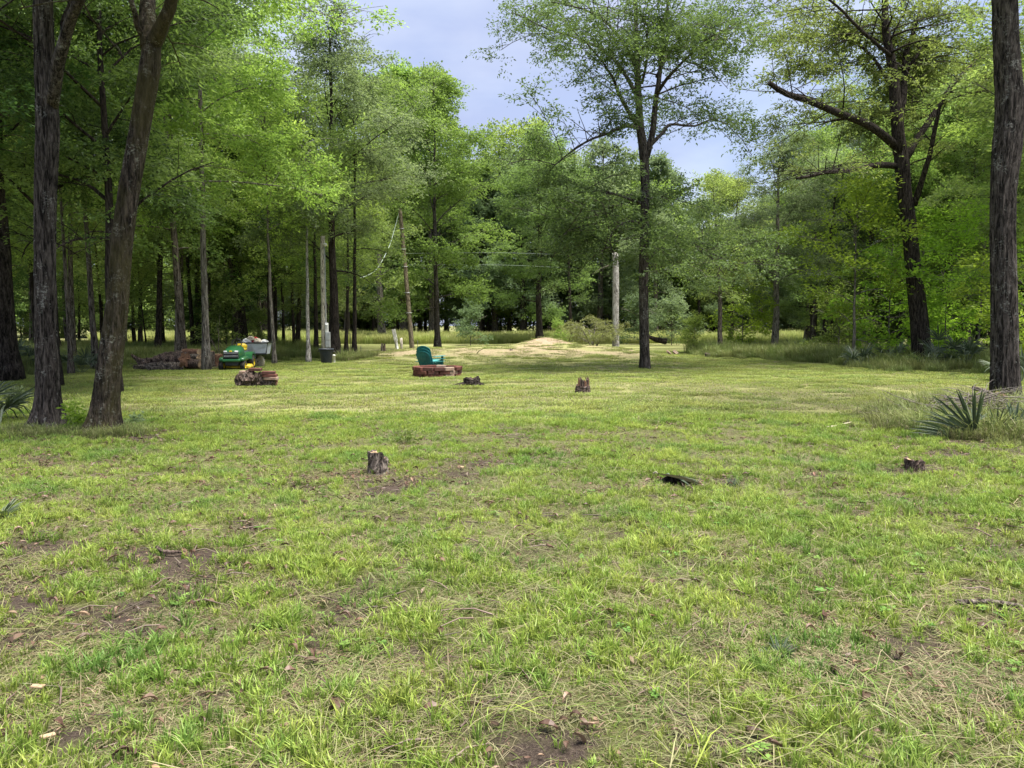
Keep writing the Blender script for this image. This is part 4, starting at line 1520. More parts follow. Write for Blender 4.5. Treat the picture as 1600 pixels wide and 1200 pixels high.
woods(lambda p, d: True, 84, ['thicket'], ['leaf_mid', 'leaf_grey', 'leaf_dark', 'leaf_mid'], ['bark_dark'],
      'leafy thicket at the foot of the far wall of woods', 'thickets at the foot of the far woods', 1.6, (.7, 1.15), (-150, 1750, 90, 108), 'thicket')
woods(lambda p, d: True, 30, ['bush_a', 'bush_b', 'sapling'], ['leaf_mid', 'leaf_grey', 'leaf_mid', 'leaf_light'], ['bark_dark'],
      'undergrowth bush in the shade of the woods on the right', 'undergrowth bushes of the right woods', 1.2, (.8, 1.25), (1235, 1780, 46, 60), 'bush')
woods(lambda p, d: True, 16, ['bush_b', 'sapling'], ['leaf_dark', 'leaf_mid'], ['bark_dark'],
      'undergrowth bush in the shade of the woods on the left', 'undergrowth bushes of the left woods', 1.2, (.6, .95), (-150, 560, 40, 58), 'bush')

# ------------------------------------------------------------------ materials of the small things
M['wood_old'] = bark_mat('wood_old', (0.11, 0.088, 0.074), (0.22, 0.185, 0.158), (0.34, 0.33, 0.31), 0.35, 1.5)
M['wood_rot'] = bark_mat('wood_rot', (0.085, 0.062, 0.052), (0.20, 0.145, 0.12), (0.30, 0.27, 0.25), 0.45, 2.0)
M['wood_rust'] = simple_mat('wood_rust', (0.24, 0.135, 0.09), .9, .3, 14, .1, bumps=.8, bdist=.02)
M['wood_cut'] = simple_mat('wood_cut', (0.42, 0.30, 0.19), .85, .25, 18, .1, bumps=.5, bdist=.01)
M['wood_white'] = simple_mat('wood_white', (0.68, 0.68, 0.64), .8, .2, 8, .2, dirt=(0.22, 0.22, 0.19), dirt_amt=.5)
M['pole_tan'] = bark_mat('pole_tan', (0.52, 0.46, 0.38), (0.72, 0.66, 0.57), (0.48, 0.46, 0.42), 0.4, 1.4)
M['pole_brown'] = bark_mat('pole_brown', (0.135, 0.11, 0.075), (0.24, 0.20, 0.14), (0.34, 0.33, 0.27), 0.3, 1.4)
M['brick_red'] = simple_mat('brick_red', (0.14, 0.056, 0.045), .9, .25, 9, .15, dirt=(0.12, 0.07, 0.05), dirt_amt=.35, bumps=.6, bdist=.01)
M['brick_dark'] = simple_mat('brick_dark', (0.11, 0.045, 0.038), .9, .25, 9, .15, dirt=(0.08, 0.06, 0.05), dirt_amt=.4, bumps=.6, bdist=.01)
M['brick_tan'] = simple_mat('brick_tan', (0.36, 0.28, 0.22), .9, .22, 9, .15, dirt=(0.22, 0.10, 0.07), dirt_amt=.45, bumps=.6, bdist=.01)
M['ash'] = simple_mat('ash', (0.10, 0.09, 0.08), .95, .4, 10, .1, bumps=1, bdist=.03)
M['teal'] = simple_mat('teal', (0.012, 0.155, 0.165), .42, .15, 5, .45, dirt=(0.06, 0.16, 0.15), dirt_amt=.2, bumps=.05)
M['teal_toplit'] = simple_mat('teal_toplit', (0.09, 0.38, 0.38), .42, .15, 5, .45, dirt=(0.20, 0.22, 0.20), dirt_amt=.2, bumps=.05)  # same plastic as the backs, lightened: light from above put into the colour
M['green_paint'] = simple_mat('green_paint', (0.018, 0.13, 0.045), .35, .08, 5, .5, dirt=(0.10, 0.16, 0.07), dirt_amt=.15, bumps=.03, coat=.5)
M['yellow'] = simple_mat('yellow', (0.75, 0.55, 0.03), .4, .1, 5, .4, dirt=(0.25, 0.18, 0.05), dirt_amt=.3, bumps=.04)
M['black_plastic'] = simple_mat('black_plastic', (0.022, 0.024, 0.028), .45, .2, 8, .4, dirt=(0.08, 0.075, 0.065), dirt_amt=.25)
M['rubber'] = simple_mat('rubber', (0.03, 0.03, 0.03), .8, .3, 12, .2, dirt=(0.12, 0.10, 0.08), dirt_amt=.4, bumps=.4)
M['bin_grey'] = simple_mat('bin_grey', (0.035, 0.042, 0.058), .5, .15, 5, .35, dirt=(0.10, 0.10, 0.10), dirt_amt=.3)
M['grey_tub'] = simple_mat('grey_tub', (0.62, 0.65, 0.72), .5, .08, 5, .35, dirt=(0.22, 0.21, 0.20), dirt_amt=.3)
M['cream'] = simple_mat('cream', (0.62, 0.55, 0.42), .6, .15, 8, .3, dirt=(0.20, 0.14, 0.08), dirt_amt=.3)
M['white'] = simple_mat('white', (0.78, 0.78, 0.76), .5, .06, 6, .35, dirt=(0.35, 0.33, 0.28), dirt_amt=.2)
M['red'] = simple_mat('red', (0.42, 0.03, 0.03), .5, .15, 8, .3)
M['metal_grey'] = simple_mat('metal_grey', (0.42, 0.44, 0.45), .5, .1, 6, .5, metal=.3, dirt=(0.22, 0.20, 0.18), dirt_amt=.3)
M['lamp_glass'] = simple_mat('lamp_glass', (0.75, 0.77, 0.78), .15, .05, 6, .6)
M['cable'] = simple_mat('cable', (0.50, 0.60, 0.52), .6, .1, 6, .3)
M['wire_pale'] = simple_mat('wire_pale', (0.20, 0.24, 0.21), .6, .1, 6, .3)


# ------------------------------------------------------------------ stumps
def stump(name, label, loc, r, h, mat, seed, notch=0.0, jag=0.05, top=None, cat='stump', squash=1.0, rz=0.0, sides=26, flare=.35):
    rg = np.random.RandomState(seed)
    root = empty(name, loc, label, cat, None, rz)
    n = 9
    ang = np.linspace(0, 2 * pi, sides, endpoint=False)
    prof = 1 + .14 * (fbm(np.cos(ang) * 1.6 + seed, np.sin(ang) * 1.6, 3, seed) - .5) * 2
    fl = 1 + .25 * np.maximum(0, np.sin(ang * 4 + seed))
    tops = h * (1 + jag * rg.randn(sides))
    if notch:
        tops = np.where(np.cos(ang - .5) > .15, tops * (1 - notch), tops)
    V = []
    for i in range(n):
        u = i / (n - 1)
        rad = r * prof * (1 + flare * np.exp(-u * 5) * fl) * (1 + .05 * rg.randn(sides))
        V.append(np.stack([rad * np.cos(ang), rad * squash * np.sin(ang), -0.06 + (tops + .06) * u], 1))
    V.append(np.stack([r * .78 * prof * np.cos(ang), r * squash * .78 * prof * np.sin(ang), tops - .015 * rg.rand(sides)], 1))
    V = np.concatenate(V)
    n += 1
    i = np.arange(n - 1)[:, None] * sides + np.arange(sides)[None, :]
    j = np.arange(n - 1)[:, None] * sides + (np.arange(sides)[None, :] + 1) % sides
    q = np.stack([i, j, j + sides, i + sides], -1).reshape(-1, 4)
    a = Acc()
    a.add(V, q, smooth=False)
    a.build('bark', M[mat], root)
    a = Acc()
    zt = float(np.median(tops))
    ring = np.stack([r * .80 * prof * np.cos(ang), r * squash * .80 * prof * np.sin(ang), tops - .012], 1)
    mid = ring * np.array([.45, .45, 1]) + rg.randn(sides, 3) * np.array([0, 0, .012])
    mid[:, 2] = mid[:, 2] * .6 + zt * .4 - .01
    cen = np.array([[0, 0, zt - .02]])
    f = [(k, (k + 1) % sides, sides + (k + 1) % sides, sides + k) for k in range(sides)] + [(2 * sides, sides + k, sides + (k + 1) % sides) for k in range(sides)]
    a.add(np.vstack([ring, mid, cen]), f)
    a.build('cut_face', M[top or 'wood_old'], root)
    return root


stump('stump', 'small weathered stump with a stepped top on bare ground in the near lawn', G(591, 739), .105, .24, 'wood_old', 1, .28, .02, 'wood_cut', flare=.28)
r = stump('stump', 'jagged reddish brown rotten stump in the lawn left of the centre oak', G(911, 614), .17, .17, 'wood_rot', 2, 0, .10, 'wood_rust')
rg = np.random.RandomState(3)
for k in range(11):
    a = Acc()
    an = k * .57
    rr = .05 + .10 * rg.rand()
    hh = .24 + .16 * rg.rand()
    add_tube(a, [(rr * math.cos(an), rr * math.sin(an), .05), (rr * math.cos(an) + .01, rr * math.sin(an), hh * .8), (rr * math.cos(an) + .02 * rg.randn(), rr * math.sin(an) + .02 * rg.randn(), hh)], [.04, .03, .006], 5, True, smooth=False)
    a.build('splinter', M['wood_rust'] if k % 3 == 0 else M['wood_rot'], r)
r = stump('stump', 'low black rotted stump with roots just right of the brick ring', G(737, 603), .22, .20, 'bark_dark', 4, .0, .16, 'wood_rot', squash=.9)
for k, an in enumerate((2.9, 3.3, 3.8, .2, -.6)):
    a = Acc()
    add_tube(a, branch_path(rg, (.15 * math.cos(an), .15 * math.sin(an), .06), an, -.12, .42 if k < 3 else .2, 5, .1, .1), np.linspace(.06, .02, 5), 7, True, bark_jitter(rg, 5, 7, .3), smooth=False)
    a.build('root', M['bark_dark'], r)
stump('stump', 'small dark stump standing between the pale trunk and the centre oak', at(984, 44), .17, .26, 'bark_dark', 5, 0, .08, 'wood_rot')
stump('stump', 'tiny grey stump in the grass below the small dark trunks right of the centre oak', at(1106, 38), .12, .18, 'wood_old', 8, 0, .1, 'wood_old')
r = stump('stump', 'low stump overgrown with cut palm leaves left of the palm clump on the right', G(1428, 735), .10, .13, 'wood_rot', 6, .2, .06, 'wood_cut')


# ------------------------------------------------------------------ bricks
def brick_mesh(name, s, mats, bevel=.008, seed=0):
    a = Acc()
    add_box(a, (0, 0, 0), s, bevel=bevel)
    me = a.mesh(name, mats)
    return me


def put(mesh, name, loc, rot, parent=None, mat=None, **props):
    o = bpy.data.objects.new(name, mesh)
    COL.objects.link(o)
    o.parent = parent
    o.location = [float(c) for c in loc]
    o.rotation_euler = rot
    if mat is not None:
        o.material_slots[0].link = 'OBJECT'
        o.material_slots[0].material = mat
    for k, v in props.items():
        o[k] = v
    return o


ringloc = at(683, 23.5)
ring = empty('fire_ring', ringloc, 'round fire ring laid of red and tan bricks in front of the teal chairs', 'fire pit')
bk = brick_mesh('brick', (.31, .17, .108), M['brick_red'], .010)
rb = np.random.RandomState(9)
NB = 13
for course in range(3):
    for k in range(NB):
        an = (k + .5 * (course % 2) + .12 * rb.rand()) / NB * 2 * pi
        R = .66 + .012 * rb.randn() + (.02 if course == 2 else 0)
        mt = M[['brick_red', 'brick_dark', 'brick_tan', 'brick_dark', 'brick_red'][rb.randint(5)]]
        put(bk, 'brick', (R * math.cos(an), R * math.sin(an), .045 + course * .112), (rb.randn() * .015, rb.randn() * .015, an + pi / 2 + rb.randn() * .03), ring, mt)
a = Acc()
add_lathe(a, [(.001, .08), (.3, .09), (.575, .05)], sides=20)
a.build('ash_bed', M['ash'], ring)


# ------------------------------------------------------------------ chairs
def chair_parts(root, pale):
    MT, MP = M['teal'], M['teal_toplit'] if pale else M['teal']  # arms and seat slats get the copy with top light painted in
    lean = math.radians(-24)
    for k in range(5):
        x0 = -.235 + k * .094
        a = Acc()
        xs = np.linspace(x0 + .004, x0 + .09, 5)
        top = [(x, .52 + .27 * math.sqrt(max(0, 1 - ((x) / .255) ** 2))) for x in xs]
        flare = [(x * 1.06, z) for x, z in top]
        ol = [(xs[0] * .92, 0), (xs[-1] * .92, 0)] + flare[::-1]
        add_prism(a, ol, .022, (0, -.22, .26), (-lean, 0, 0))
        a.build('back_slat', MT, root)
    a = Acc()
    add_box(a, (0, -.255, .42), (.50, .022, .05), (-lean, 0, 0), .004)
    a.build('back_rail', MT, root)
    a = Acc()
    add_box(a, (0, -.375, .68), (.46, .022, .05), (-lean, 0, 0), .004)
    a.build('back_rail', MT, root)
    for k in range(6):
        a = Acc()
        y = -.19 + k * .092
        add_box(a, (0, y, .27 + (y + .19) * .16), (.50, .082, .02), (math.radians(9), 0, 0), .004)
        a.build('seat_slat', MP, root)
    for s in (-1, 1):
        a = Acc()
        ol = [(-.055, -.36), (.05, -.36), (.065, -.05), (.07, .28), (.045, .36), (-.05, .36), (-.075, .25), (-.06, 0)]
        v = [(p[0] * 1.0, p[1]) for p in ol]
        n = len(v)
        V = [(s * .30 + p[0] * s, p[1] + .05, .515) for p in v] + [(s * .30 + p[0] * s, p[1] + .05, .54) for p in v]
        f = [tuple(range(n - 1, -1, -1)), tuple(range(n, 2 * n))] + [(k, (k + 1) % n, (k + 1) % n + n, k + n) for k in range(n)]
        a.add(V, f)
        a.build('arm', MP, root)
        a = Acc()
        add_box(a, (s * .275, .30, .255), (.035, .10, .52), (0, 0, 0), .005)
        a.build('leg', MT, root)
        a = Acc()
        ol = [(-.30, 0), (-.22, 0), (.36, .27), (.36, .34), (.25, .34), (-.22, .22)]
        add_prism(a, [(-p[0] * -1, p[1]) for p in ol], .03, (s * .24, 0, 0), (0, 0, pi / 2))
        a.build('leg', MT, root)


cl_ = at(671, 24.75)
yaw = -math.radians(24)
for k, lb in enumerate(['bottom teal plastic lawn chair of the stack behind the brick ring', 'middle teal plastic lawn chair of the stack behind the brick ring',
                        'topmost teal plastic lawn chair of the stack behind the brick ring, slatted round back']):
    c_ = empty('lawn_chair', (cl_[0] + .012 * k, cl_[1], cl_[2] + .085 * k), lb, 'chair', 'stacked teal lawn chairs', yaw)
    chair_parts(c_, True)
    c_.scale = (1.02, .95, .76)


# ------------------------------------------------------------------ wheels
def wheel(parent, c, R, w, rimmat, rz=0.0, tyremat=None):
    t = Acc()
    add_lathe(t, [(R * .55, -w / 2), (R * .86, -w / 2), (R * .97, -w * .38), (R, -w * .2), (R, w * .2), (R * .97, w * .38), (R * .86, w / 2), (R * .55, w / 2)], sides=28, axis='x')
    for k in range(18):
        an = k / 18 * 2 * pi
        add_box(t, (0, R * math.cos(an), R * math.sin(an)), (w * .8, .025, .02), (an - pi / 2, 0, 0), 0)
    to = t.build('wheel', tyremat or M['rubber'], parent)
    to.location = c
    to.rotation_euler = (0, 0, rz)
    r_ = Acc()
    add_lathe(r_, [(.001, -w * .30), (R * .25, -w * .34), (R * .45, -w * .18), (R * .56, -w * .46), (R * .58, -w * .46), (R * .58, w * .46), (R * .56, w * .46), (R * .45, w * .18), (R * .25, w * .34), (.001, w * .30)], sides=24, axis='x')
    r_.build('rim', rimmat, to)
    return to


def ring_section(w, zb, zt, y, n=16, e=3.0):
    an = np.linspace(0, 2 * pi, n, endpoint=False)
    cx, cz = np.cos(an), np.sin(an)
    x = w / 2 * np.sign(cx) * np.abs(cx) ** (2 / e)
    z = (zb + zt) / 2 + (zt - zb) / 2 * np.sign(cz) * np.abs(cz) ** (2 / e)
    return np.stack([x, np.full(n, y), z], 1)


ml = at(368, 27.0)
mow = empty('riding_mower', ml, 'green and yellow riding lawn mower parked facing the lawn right of the log pile', 'lawn mower', None, math.radians(8))
a = Acc()
loft(a, [ring_section(.40, .48, .74, -.86), ring_section(.50, .44, .80, -.80), ring_section(.56, .42, .86, -.62), ring_section(.60, .40, .92, -.35), ring_section(.62, .38, .95, -.10), ring_section(.58, .38, .93, .02)])
a.build('hood', M['green_paint'], mow)
a = Acc()
add_box(a, (0, -.845, .60), (.50, .06, .26), (math.radians(-6), 0, 0), .02)
gr = a.build('grille', M['black_plastic'], mow)
for k in range(4):
    a = Acc()
    add_box(a, (0, -.885 + .002 * k, .51 + k * .055), (.46, .02, .022), (0, 0, 0), .004)
    a.build('grille_bar', M['metal_grey'] if k % 2 else M['black_plastic'], gr)
a = Acc()
add_box(a, (0, -.89, .745), (.09, .02, .05), (math.radians(-10), 0, 0), .012)
a.build('badge', M['yellow'], mow)
for s in (-1, 1):
    a = Acc()
    add_box(a, (s * .185, -.862, .735), (.12, .04, .06), (math.radians(-14), 0, s * .25), .012)
    a.build('headlight', M['lamp_glass'], mow)
    a = Acc()
    loft(a, [ring_section(.16, .36, .48, -.80), ring_section(.22, .36, .52, -.60), ring_section(.24, .36, .54, -.2), ring_section(.2, .36, .5, .1)])
    o = a.build('side_panel', M['green_paint'], mow)
    o.location = (s * .33, 0, 0)
a = Acc()
add_box(a, (0, -.84, .40), (.62, .12, .12), (0, 0, 0), .04)
a.build('bumper', M['green_paint'], mow)
a = Acc()
add_box(a, (0, -.25, .27), (.46, 1.0, .16), (0, 0, 0), .02)
a.build('chassis', M['black_plastic'], mow)
a = Acc()
an = np.linspace(0, 2 * pi, 20, endpoint=False)
deck = [np.stack([(.50 + .04 * math.sin(i)) * np.cos(an) * (1 - .04 * i), .42 * np.sin(an) * (1 - .04 * i), np.full(20, .09 + .045 * i)], 1) for i in range(4)]
loft(a, deck)
o = a.build('mower_deck', M['yellow'], mow)
o.location = (.10, -.12, 0)
a = Acc()
add_box(a, (.40, -.40, .15), (.36, .24, .11), (0, .25, .1), .02)
a.build('discharge_chute', M['yellow'], mow)
a = Acc()
add_box(a, (0, .22, .42), (.86, .5, .05), (0, 0, 0), .01)
a.build('footrest', M['black_plastic'], mow)
for s in (-1, 1):
    a = Acc()
    pts = [(-.36, .40), (-.30, .58), (-.12, .68), (.12, .68), (.30, .58), (.36, .40), (.28, .40), (.24, .52), (.1, .60), (-.1, .60), (-.24, .52), (-.28, .40)]
    add_prism(a, pts, .26, (s * .36, .55, 0), (0, 0, pi / 2))
    a.build('fender', M['green_paint'], mow)
    wheel(mow, (s * .36, -.60, .19), .19, .15, M['yellow'], rz=-.12)
    wheel(mow, (s * .40, .55, .27), .27, .22, M['yellow'])
a = Acc()
loft(a, [ring_section(.40, .72, .80, .36), ring_section(.46, .70, .82, .55), ring_section(.46, .70, .83, .78)])
seat = a.build('seat', M['yellow'], mow)
a = Acc()
loft(a, [np.stack([.23 * np.cos(an) * (1 - .03 * i * i), np.full(20, .80 + .05 * i), .98 + .17 * np.sin(an)], 1) for i in range(3)])
o = a.build('backrest', M['yellow'], mow)
o.scale = (1, 1, .8)
o.location = (0, 0, .09)
mow.scale = (1, 1, .92)
a = Acc()
add_tube(a, [(0, -.02, .85), (0, .10, 1.0)], [.03, .03], 8)
a.build('steering_column', M['black_plastic'], mow)
a = Acc()
cc = [(.17 * math.cos(t), .12 + .06 * math.sin(t), 1.02 + .16 * math.sin(t)) for t in np.linspace(0, 2 * pi, 25)]
add_tube(a, cc, .016, 8, False)
add_tube(a, [(-.16, .12, 1.02), (.16, .12, 1.02)], .014, 6)
add_tube(a, [(0, .12, 1.02), (0, .07, .87)], .014, 6)
a.build('steering_wheel', M['black_plastic'], mow)

# trailer
tl_ = at(399, 28.9)
tr = empty('utility_trailer', tl_, 'grey tub utility trailer with a black rim standing beside the mower', 'trailer', None, math.radians(6))
a = Acc()
w0, w1, l0, l1, z0, z1 = .44, .50, .36, .44, .50, .92
for (sx, sy, ex, ey) in ((0, -1, 1, 0), (0, 1, 1, 0), (-1, 0, 0, 1), (1, 0, 0, 1)):
    if sy:
        V = [(-w0, sy * l0, z0), (w0, sy * l0, z0), (w1, sy * l1, z1), (-w1, sy * l1, z1)]
        V += [(x_, y_ - sy * .02, z_) for x_, y_, z_ in V]
    else:
        V = [(sx * w0, -l0, z0), (sx * w0, l0, z0), (sx * w1, l1, z1), (sx * w1, -l1, z1)]
        V += [(x_ - sx * .02, y_ * .96, z_) for x_, y_, z_ in V]
    a.add(V, [(0, 1, 2, 3), (7, 6, 5, 4), (0, 4, 5, 1), (1, 5, 6, 2), (2, 6, 7, 3), (3, 7, 4, 0)])
add_box(a, (0, 0, z0 + .01), (2 * w0 - .03, 2 * l0 - .03, .02))
tub = a.build('tub', M['grey_tub'], tr)
a = Acc()
for s in (-1, 1):
    add_box(a, (0, s * (l1 + .012), z1 + .005), (2 * w1 + .09, .05, .05), bevel=.008)
    add_box(a, (s * (w1 + .012), 0, z1 + .009), (.05, 2 * l1 - .03, .05), bevel=.008)
a.build('rim', M['black_plastic'], tub)
a = Acc()
for s in (-1, 1):
    add_box(a, (s * (w0 + .035), -l0 - .012, .70), (.035, .03, .42), (0, s * .14, 0), .006)
add_box(a, (0, -l0 - .014, .51), (2 * w0 + .06, .04, .05), bevel=.006)
a.build('frame', M['black_plastic'], tr)
a = Acc()
add_box(a, (0, 0, .40), (.10, .7, .16), bevel=.01)
add_tube(a, [(-.30, 0, .21), (.30, 0, .21)], .018, 8)
add_tube(a, [(-.1, 0, .42), (-.9, .1, .34)], .022, 8)
a.build('axle', M['black_plastic'], tr)
for s in (-1, 1):
    wheel(tr, (s * .16, -.05 * s, .21), .21, .10, M['cream'], rz=.9, tyremat=M['cream'])
# things heaped in the tub, each its own thing
rg = np.random.RandomState(12)
for (dx, dy, dz, mt, lb, sc) in [(-.30, -.1, .98, 'white', 'white crumpled sack at the left end of the heap in the trailer tub', .19), (-.05, .0, 1.02, 'red', 'red crumpled bag in the middle of the heap in the trailer tub', .17),
                                 (-.12, -.15, 1.09, 'cream', 'cream coloured crumpled sack on top of the heap in the trailer tub', .13), (.12, -.1, .98, 'cream', 'tan crumpled sack right of the red bag in the trailer tub', .15),
                                 (.32, -.05, .93, 'white', 'white flat sack at the right end of the trailer tub', .16)]:
    a = Acc()
    bm = bmesh.new()
    bmesh.ops.create_icosphere(bm, subdivisions=3, radius=1)
    v = np.array([q_.co[:] for q_ in bm.verts])
    f = np.array([[w_.index for w_ in p_.verts] for p_ in bm.faces])
    bm.free()
    dsp = 1 + .5 * (fbm(v[:, 0] * 2 + dx * 30, v[:, 1] * 2 + v[:, 2] * 2.3, 3, 7) - .5) * 2
    v = v * dsp[:, None] * np.array([sc, sc * .8, sc * .7])
    a.add(v, f)
    o = a.build('sack', M[mt])
    o.location = (tl_[0] + dx, tl_[1] + dy, tl_[2] + dz)
    tag(o, lb, 'sack', 'sacks heaped in the trailer')

# ------------------------------------------------------------------ log pile
def log(name, label, pts, radii, mat, endmat, seed, cat='log', sides=16, rings=26, rough=.35, amp=.25, parts=None):
    rg = np.random.RandomState(seed)
    pts = np.asarray(pts, float)
    loc = pts.mean(0)
    loc[2] = pts[:, 2].min()
    root = empty(name, loc, label, cat)
    pf = spline(pts - loc, rings)
    rf = np.interp(np.linspace(0, 1, rings), np.linspace(0, 1, len(radii)), radii)
    ang = np.linspace(0, 2 * pi, sides, endpoint=False)
    U, A = np.meshgrid(np.linspace(0, 1, rings), ang, indexing='ij')
    j = 1 + amp * 2 * (fbm(np.cos(A) * 1.8 + seed, np.sin(A) * 1.8 + U * rings * .25, 4, seed) - .5)
    j = j * (1 + .10 * rg.randn(rings, sides) * rough)
    a = Acc()
    v, q, c = tube_arrays(pf, rf, sides, False, j)
    a.add(v, q, smooth=False)
    a.build('bark', M[mat], root)
    for e in (0, -1):
        a = Acc()
        b = 0 if e == 0 else (rings - 1) * sides
        rim_ = v[b:b + sides]
        cen = rim_.mean(0)
        mid = cen + (rim_ - cen) * .5 + rg.randn(sides, 3) * .012
        V = np.vstack([rim_, mid, cen])
        f = [(k, (k + 1) % sides, sides + (k + 1) % sides, sides + k) for k in range(sides)] + [(2 * sides, sides + k, sides + (k + 1) % sides) for k in range(sides)]
        a.add(V, f)
        a.build('cut_face', M[endmat], root)
    return root


def LP(px_, d, z):
    p = at(px_, d)
    p[2] += z
    return p


log('fallen_log', 'big dark rotting log with a curved horn end in the log pile', [LP(204, 27.6, .52), LP(212, 27.6, .36), LP(225, 27.4, .24), LP(245, 27.3, .30), LP(266, 27.2, .38), LP(288, 26.9, .40)],
    [.03, .09, .15, .22, .27, .24], 'wood_rot', 'wood_rust', 21, rough=1.3, amp=.4, rings=34)
log('fallen_log', 'grey log lying low along the front of the log pile', [LP(208, 27.0, .10), LP(235, 26.8, .12), LP(268, 26.6, .12), LP(281, 26.5, .11)], [.08, .13, .16, .12], 'wood_old', 'wood_old', 22, rough=1.3, amp=.5, rings=30)
log('fallen_log', 'reddish brown log with a pale cut end behind the pile, left of the slender tree', [LP(286, 28.5, .60), LP(298, 28.3, .60), LP(311, 28.0, .60)], [.12, .13, .12], 'wood_rust', 'wood_cut', 23)
log('fallen_log', 'dark split log at the right front of the pile against the slender tree', [LP(288, 27.2, .20), LP(300, 27.1, .22), LP(312, 27.0, .20)], [.16, .18, .16], 'wood_rot', 'wood_cut', 24)
log('fallen_log', 'short log leaning under the reddish one in the log pile', [LP(290, 27.9, .38), LP(300, 27.8, .42), LP(309, 27.6, .40)], [.12, .13, .12], 'wood_old', 'wood_cut', 27)
log('log_chunk', 'orange broken chunk facing the lawn in the middle of the log pile', [LP(281, 26.45, .18), LP(284, 26.35, .30), LP(286, 26.35, .42)], [.07, .09, .06], 'wood_rust', 'wood_rust', 25, rings=12)
log('log_round', 'tall upright log round right of the slender tree by the log pile', [LP(327, 28.6, -.03), LP(327, 28.6, .35), LP(327, 28.6, .62)], [.17, .17, .17], 'wood_old', 'wood_cut', 26, rings=12, amp=.12)
log('log_round', 'wider tan log round between the tall upright one and the mower', [LP(338, 28.8, -.03), LP(338, 28.8, .25), LP(338, 28.8, .50)], [.20, .20, .20], 'wood_rust', 'wood_cut', 28, rings=12, amp=.12)
a = Acc()
rg = np.random.RandomState(31)
for k in range(34):
    px_ = 300 + 45 * rg.rand() if k < 14 else 225 + 60 * rg.rand()
    p = LP(px_, 26.9 + rg.rand() * .8, .04 + .12 * rg.rand())
    add_tube(a, branch_path(rg, p, rg.rand() * 6.28, rg.rand() * .3, .35 + .4 * rg.rand(), 4, .1, .15), np.linspace(.022, .008, 4), 5, False)
tag(a.build('twigs', M['wood_old']), 'small broken branches lying in the grass around the log pile', None, None, 'stuff')
# bare snag sapling behind
a = Acc()
rg = np.random.RandomState(32)
l = at(345, 29.5)
for k in range(8):
    add_tube(a, branch_path(rg, (l[0] + .03 * rg.randn(), l[1], l[2]), rg.rand() * 6.28, math.radians(72 + 10 * rg.randn()), 1.5 + rg.rand(), 6, -.05, .09), np.linspace(.012, .003, 6), 4, False)
tag(a.build('bare_shrub', M['wood_old']), 'leafless grey twiggy shrub behind the log rounds', 'shrub')

# rotten log section with bricks on top (front of mower)
c0 = G(401, 604)
root = log('rotten_log', 'chunky reddish brown rotten log section with bricks on it, in front of the mower', [c0 + (-.48, .02, .14), c0 + (-.20, -.04, .17), c0 + (.12, .03, .14), c0 + (.50, .05, .10)],
           [.13, .22, .18, .14], 'wood_rot', 'wood_rust', 41, rough=1.8, amp=.55, rings=24)
b2 = brick_mesh('slab', (.30, .20, .09), M['brick_dark'], .008)
for (dx, dz, rz, mt, lb, sz) in [(.00, .445, .05, 'brick_dark', 'dark red brick lying highest on the rotten log in front of the mower', 1.0), (-.30, .375, -.2, 'brick_tan', 'pale broken brick on the left end of the rotten log', .55),
                                 (.34, .365, .2, 'brick_dark', 'upper dark brick of the flat stack on the right end of the rotten log', 1.1), (.37, .292, .05, 'brick_red', 'middle red brick of the flat stack on the right end of the rotten log', 1.15),
                                 (.40, .219, -.1, 'brick_tan', 'lowest tan brick of the flat stack on the right end of the rotten log', 1.1)]:
    o = put(b2, 'brick', (c0[0] + dx, c0[1] - .06, c0[2] + dz), (.03, .02, rz), None, M[mt])
    o.scale = (sz, 1, .8)
    tag(o, lb, 'brick')
# bricks lying right of the centre oak
for (px_, d_, rz, lb) in [(1046, 41.5, .4, 'left pale brick of the two lying in the grass right of the centre oak'), (1056, 42.0, -.7, 'right pale brick of the two lying in the grass right of the centre oak')]:
    l = at(px_, d_)
    o = put(b2, 'brick', (l[0], l[1], l[2] + .12), (.5, .6, rz), None, M['brick_tan'])
    tag(o, lb, 'brick')

# ------------------------------------------------------------------ utility poles, bin, posts
pl = at(506, 33.0)
up_ = empty('utility_pole', pl, 'short tan wooden utility pole with grey meter boxes behind the dark bin', 'utility pole')
hgt = P(507, 369, 33)[2] - pl[2]
a = Acc()
add_tube(a, np.array([(0, 0, -.2), (0, 0, 1.2), (.01, 0, 2.6), (.0, 0, 4.0), (.02, 0, hgt)]), [.125, .12, .115, .105, .095], 16)
a.build('pole', M['pole_tan'], up_)
a = Acc()
add_tube(a, spline([(.115, -.10, .9), (.115, -.10, 2.6), (.12, -.09, hgt - .45)], 8), .022, 8)
a.build('conduit', M['metal_grey'], up_)
a = Acc()
add_lathe(a, [(.001, .13), (.06, .11), (.085, .04), (.08, 0), (.03, -.02), (.001, -.02)], (.15, -.10, hgt - .42), 14)
a.build('weatherhead', M['white'], up_)
for k in range(3):
    a = Acc()
    add_tube(a, spline([(.17, -.12 + k * .02, hgt - .40), (.22, -.13 + k * .02, hgt - .50), (.24, -.12, hgt - .8 - .1 * k)], 7), .008, 5)
    a.build('wire', M['black_plastic'], up_)
a = Acc()
add_box(a, (.155, -.13, P(511, 512, 33)[2] - pl[2]), (.13, .12, .42), bevel=.01)
mb = a.build('meter_box', M['white'], up_)
a = Acc()
add_lathe(a, [(.001, .07), (.05, .06), (.065, .0)], (.155, -.19, P(511, 508, 33)[2] - pl[2]), 14, rot=None)
a.build('meter_glass', M['lamp_glass'], mb)
a = Acc()
add_box(a, (.20, -.14, P(512, 531, 33)[2] - pl[2]), (.20, .14, .68), bevel=.012)
eb = a.build('breaker_box', M['metal_grey'], up_)
a = Acc()
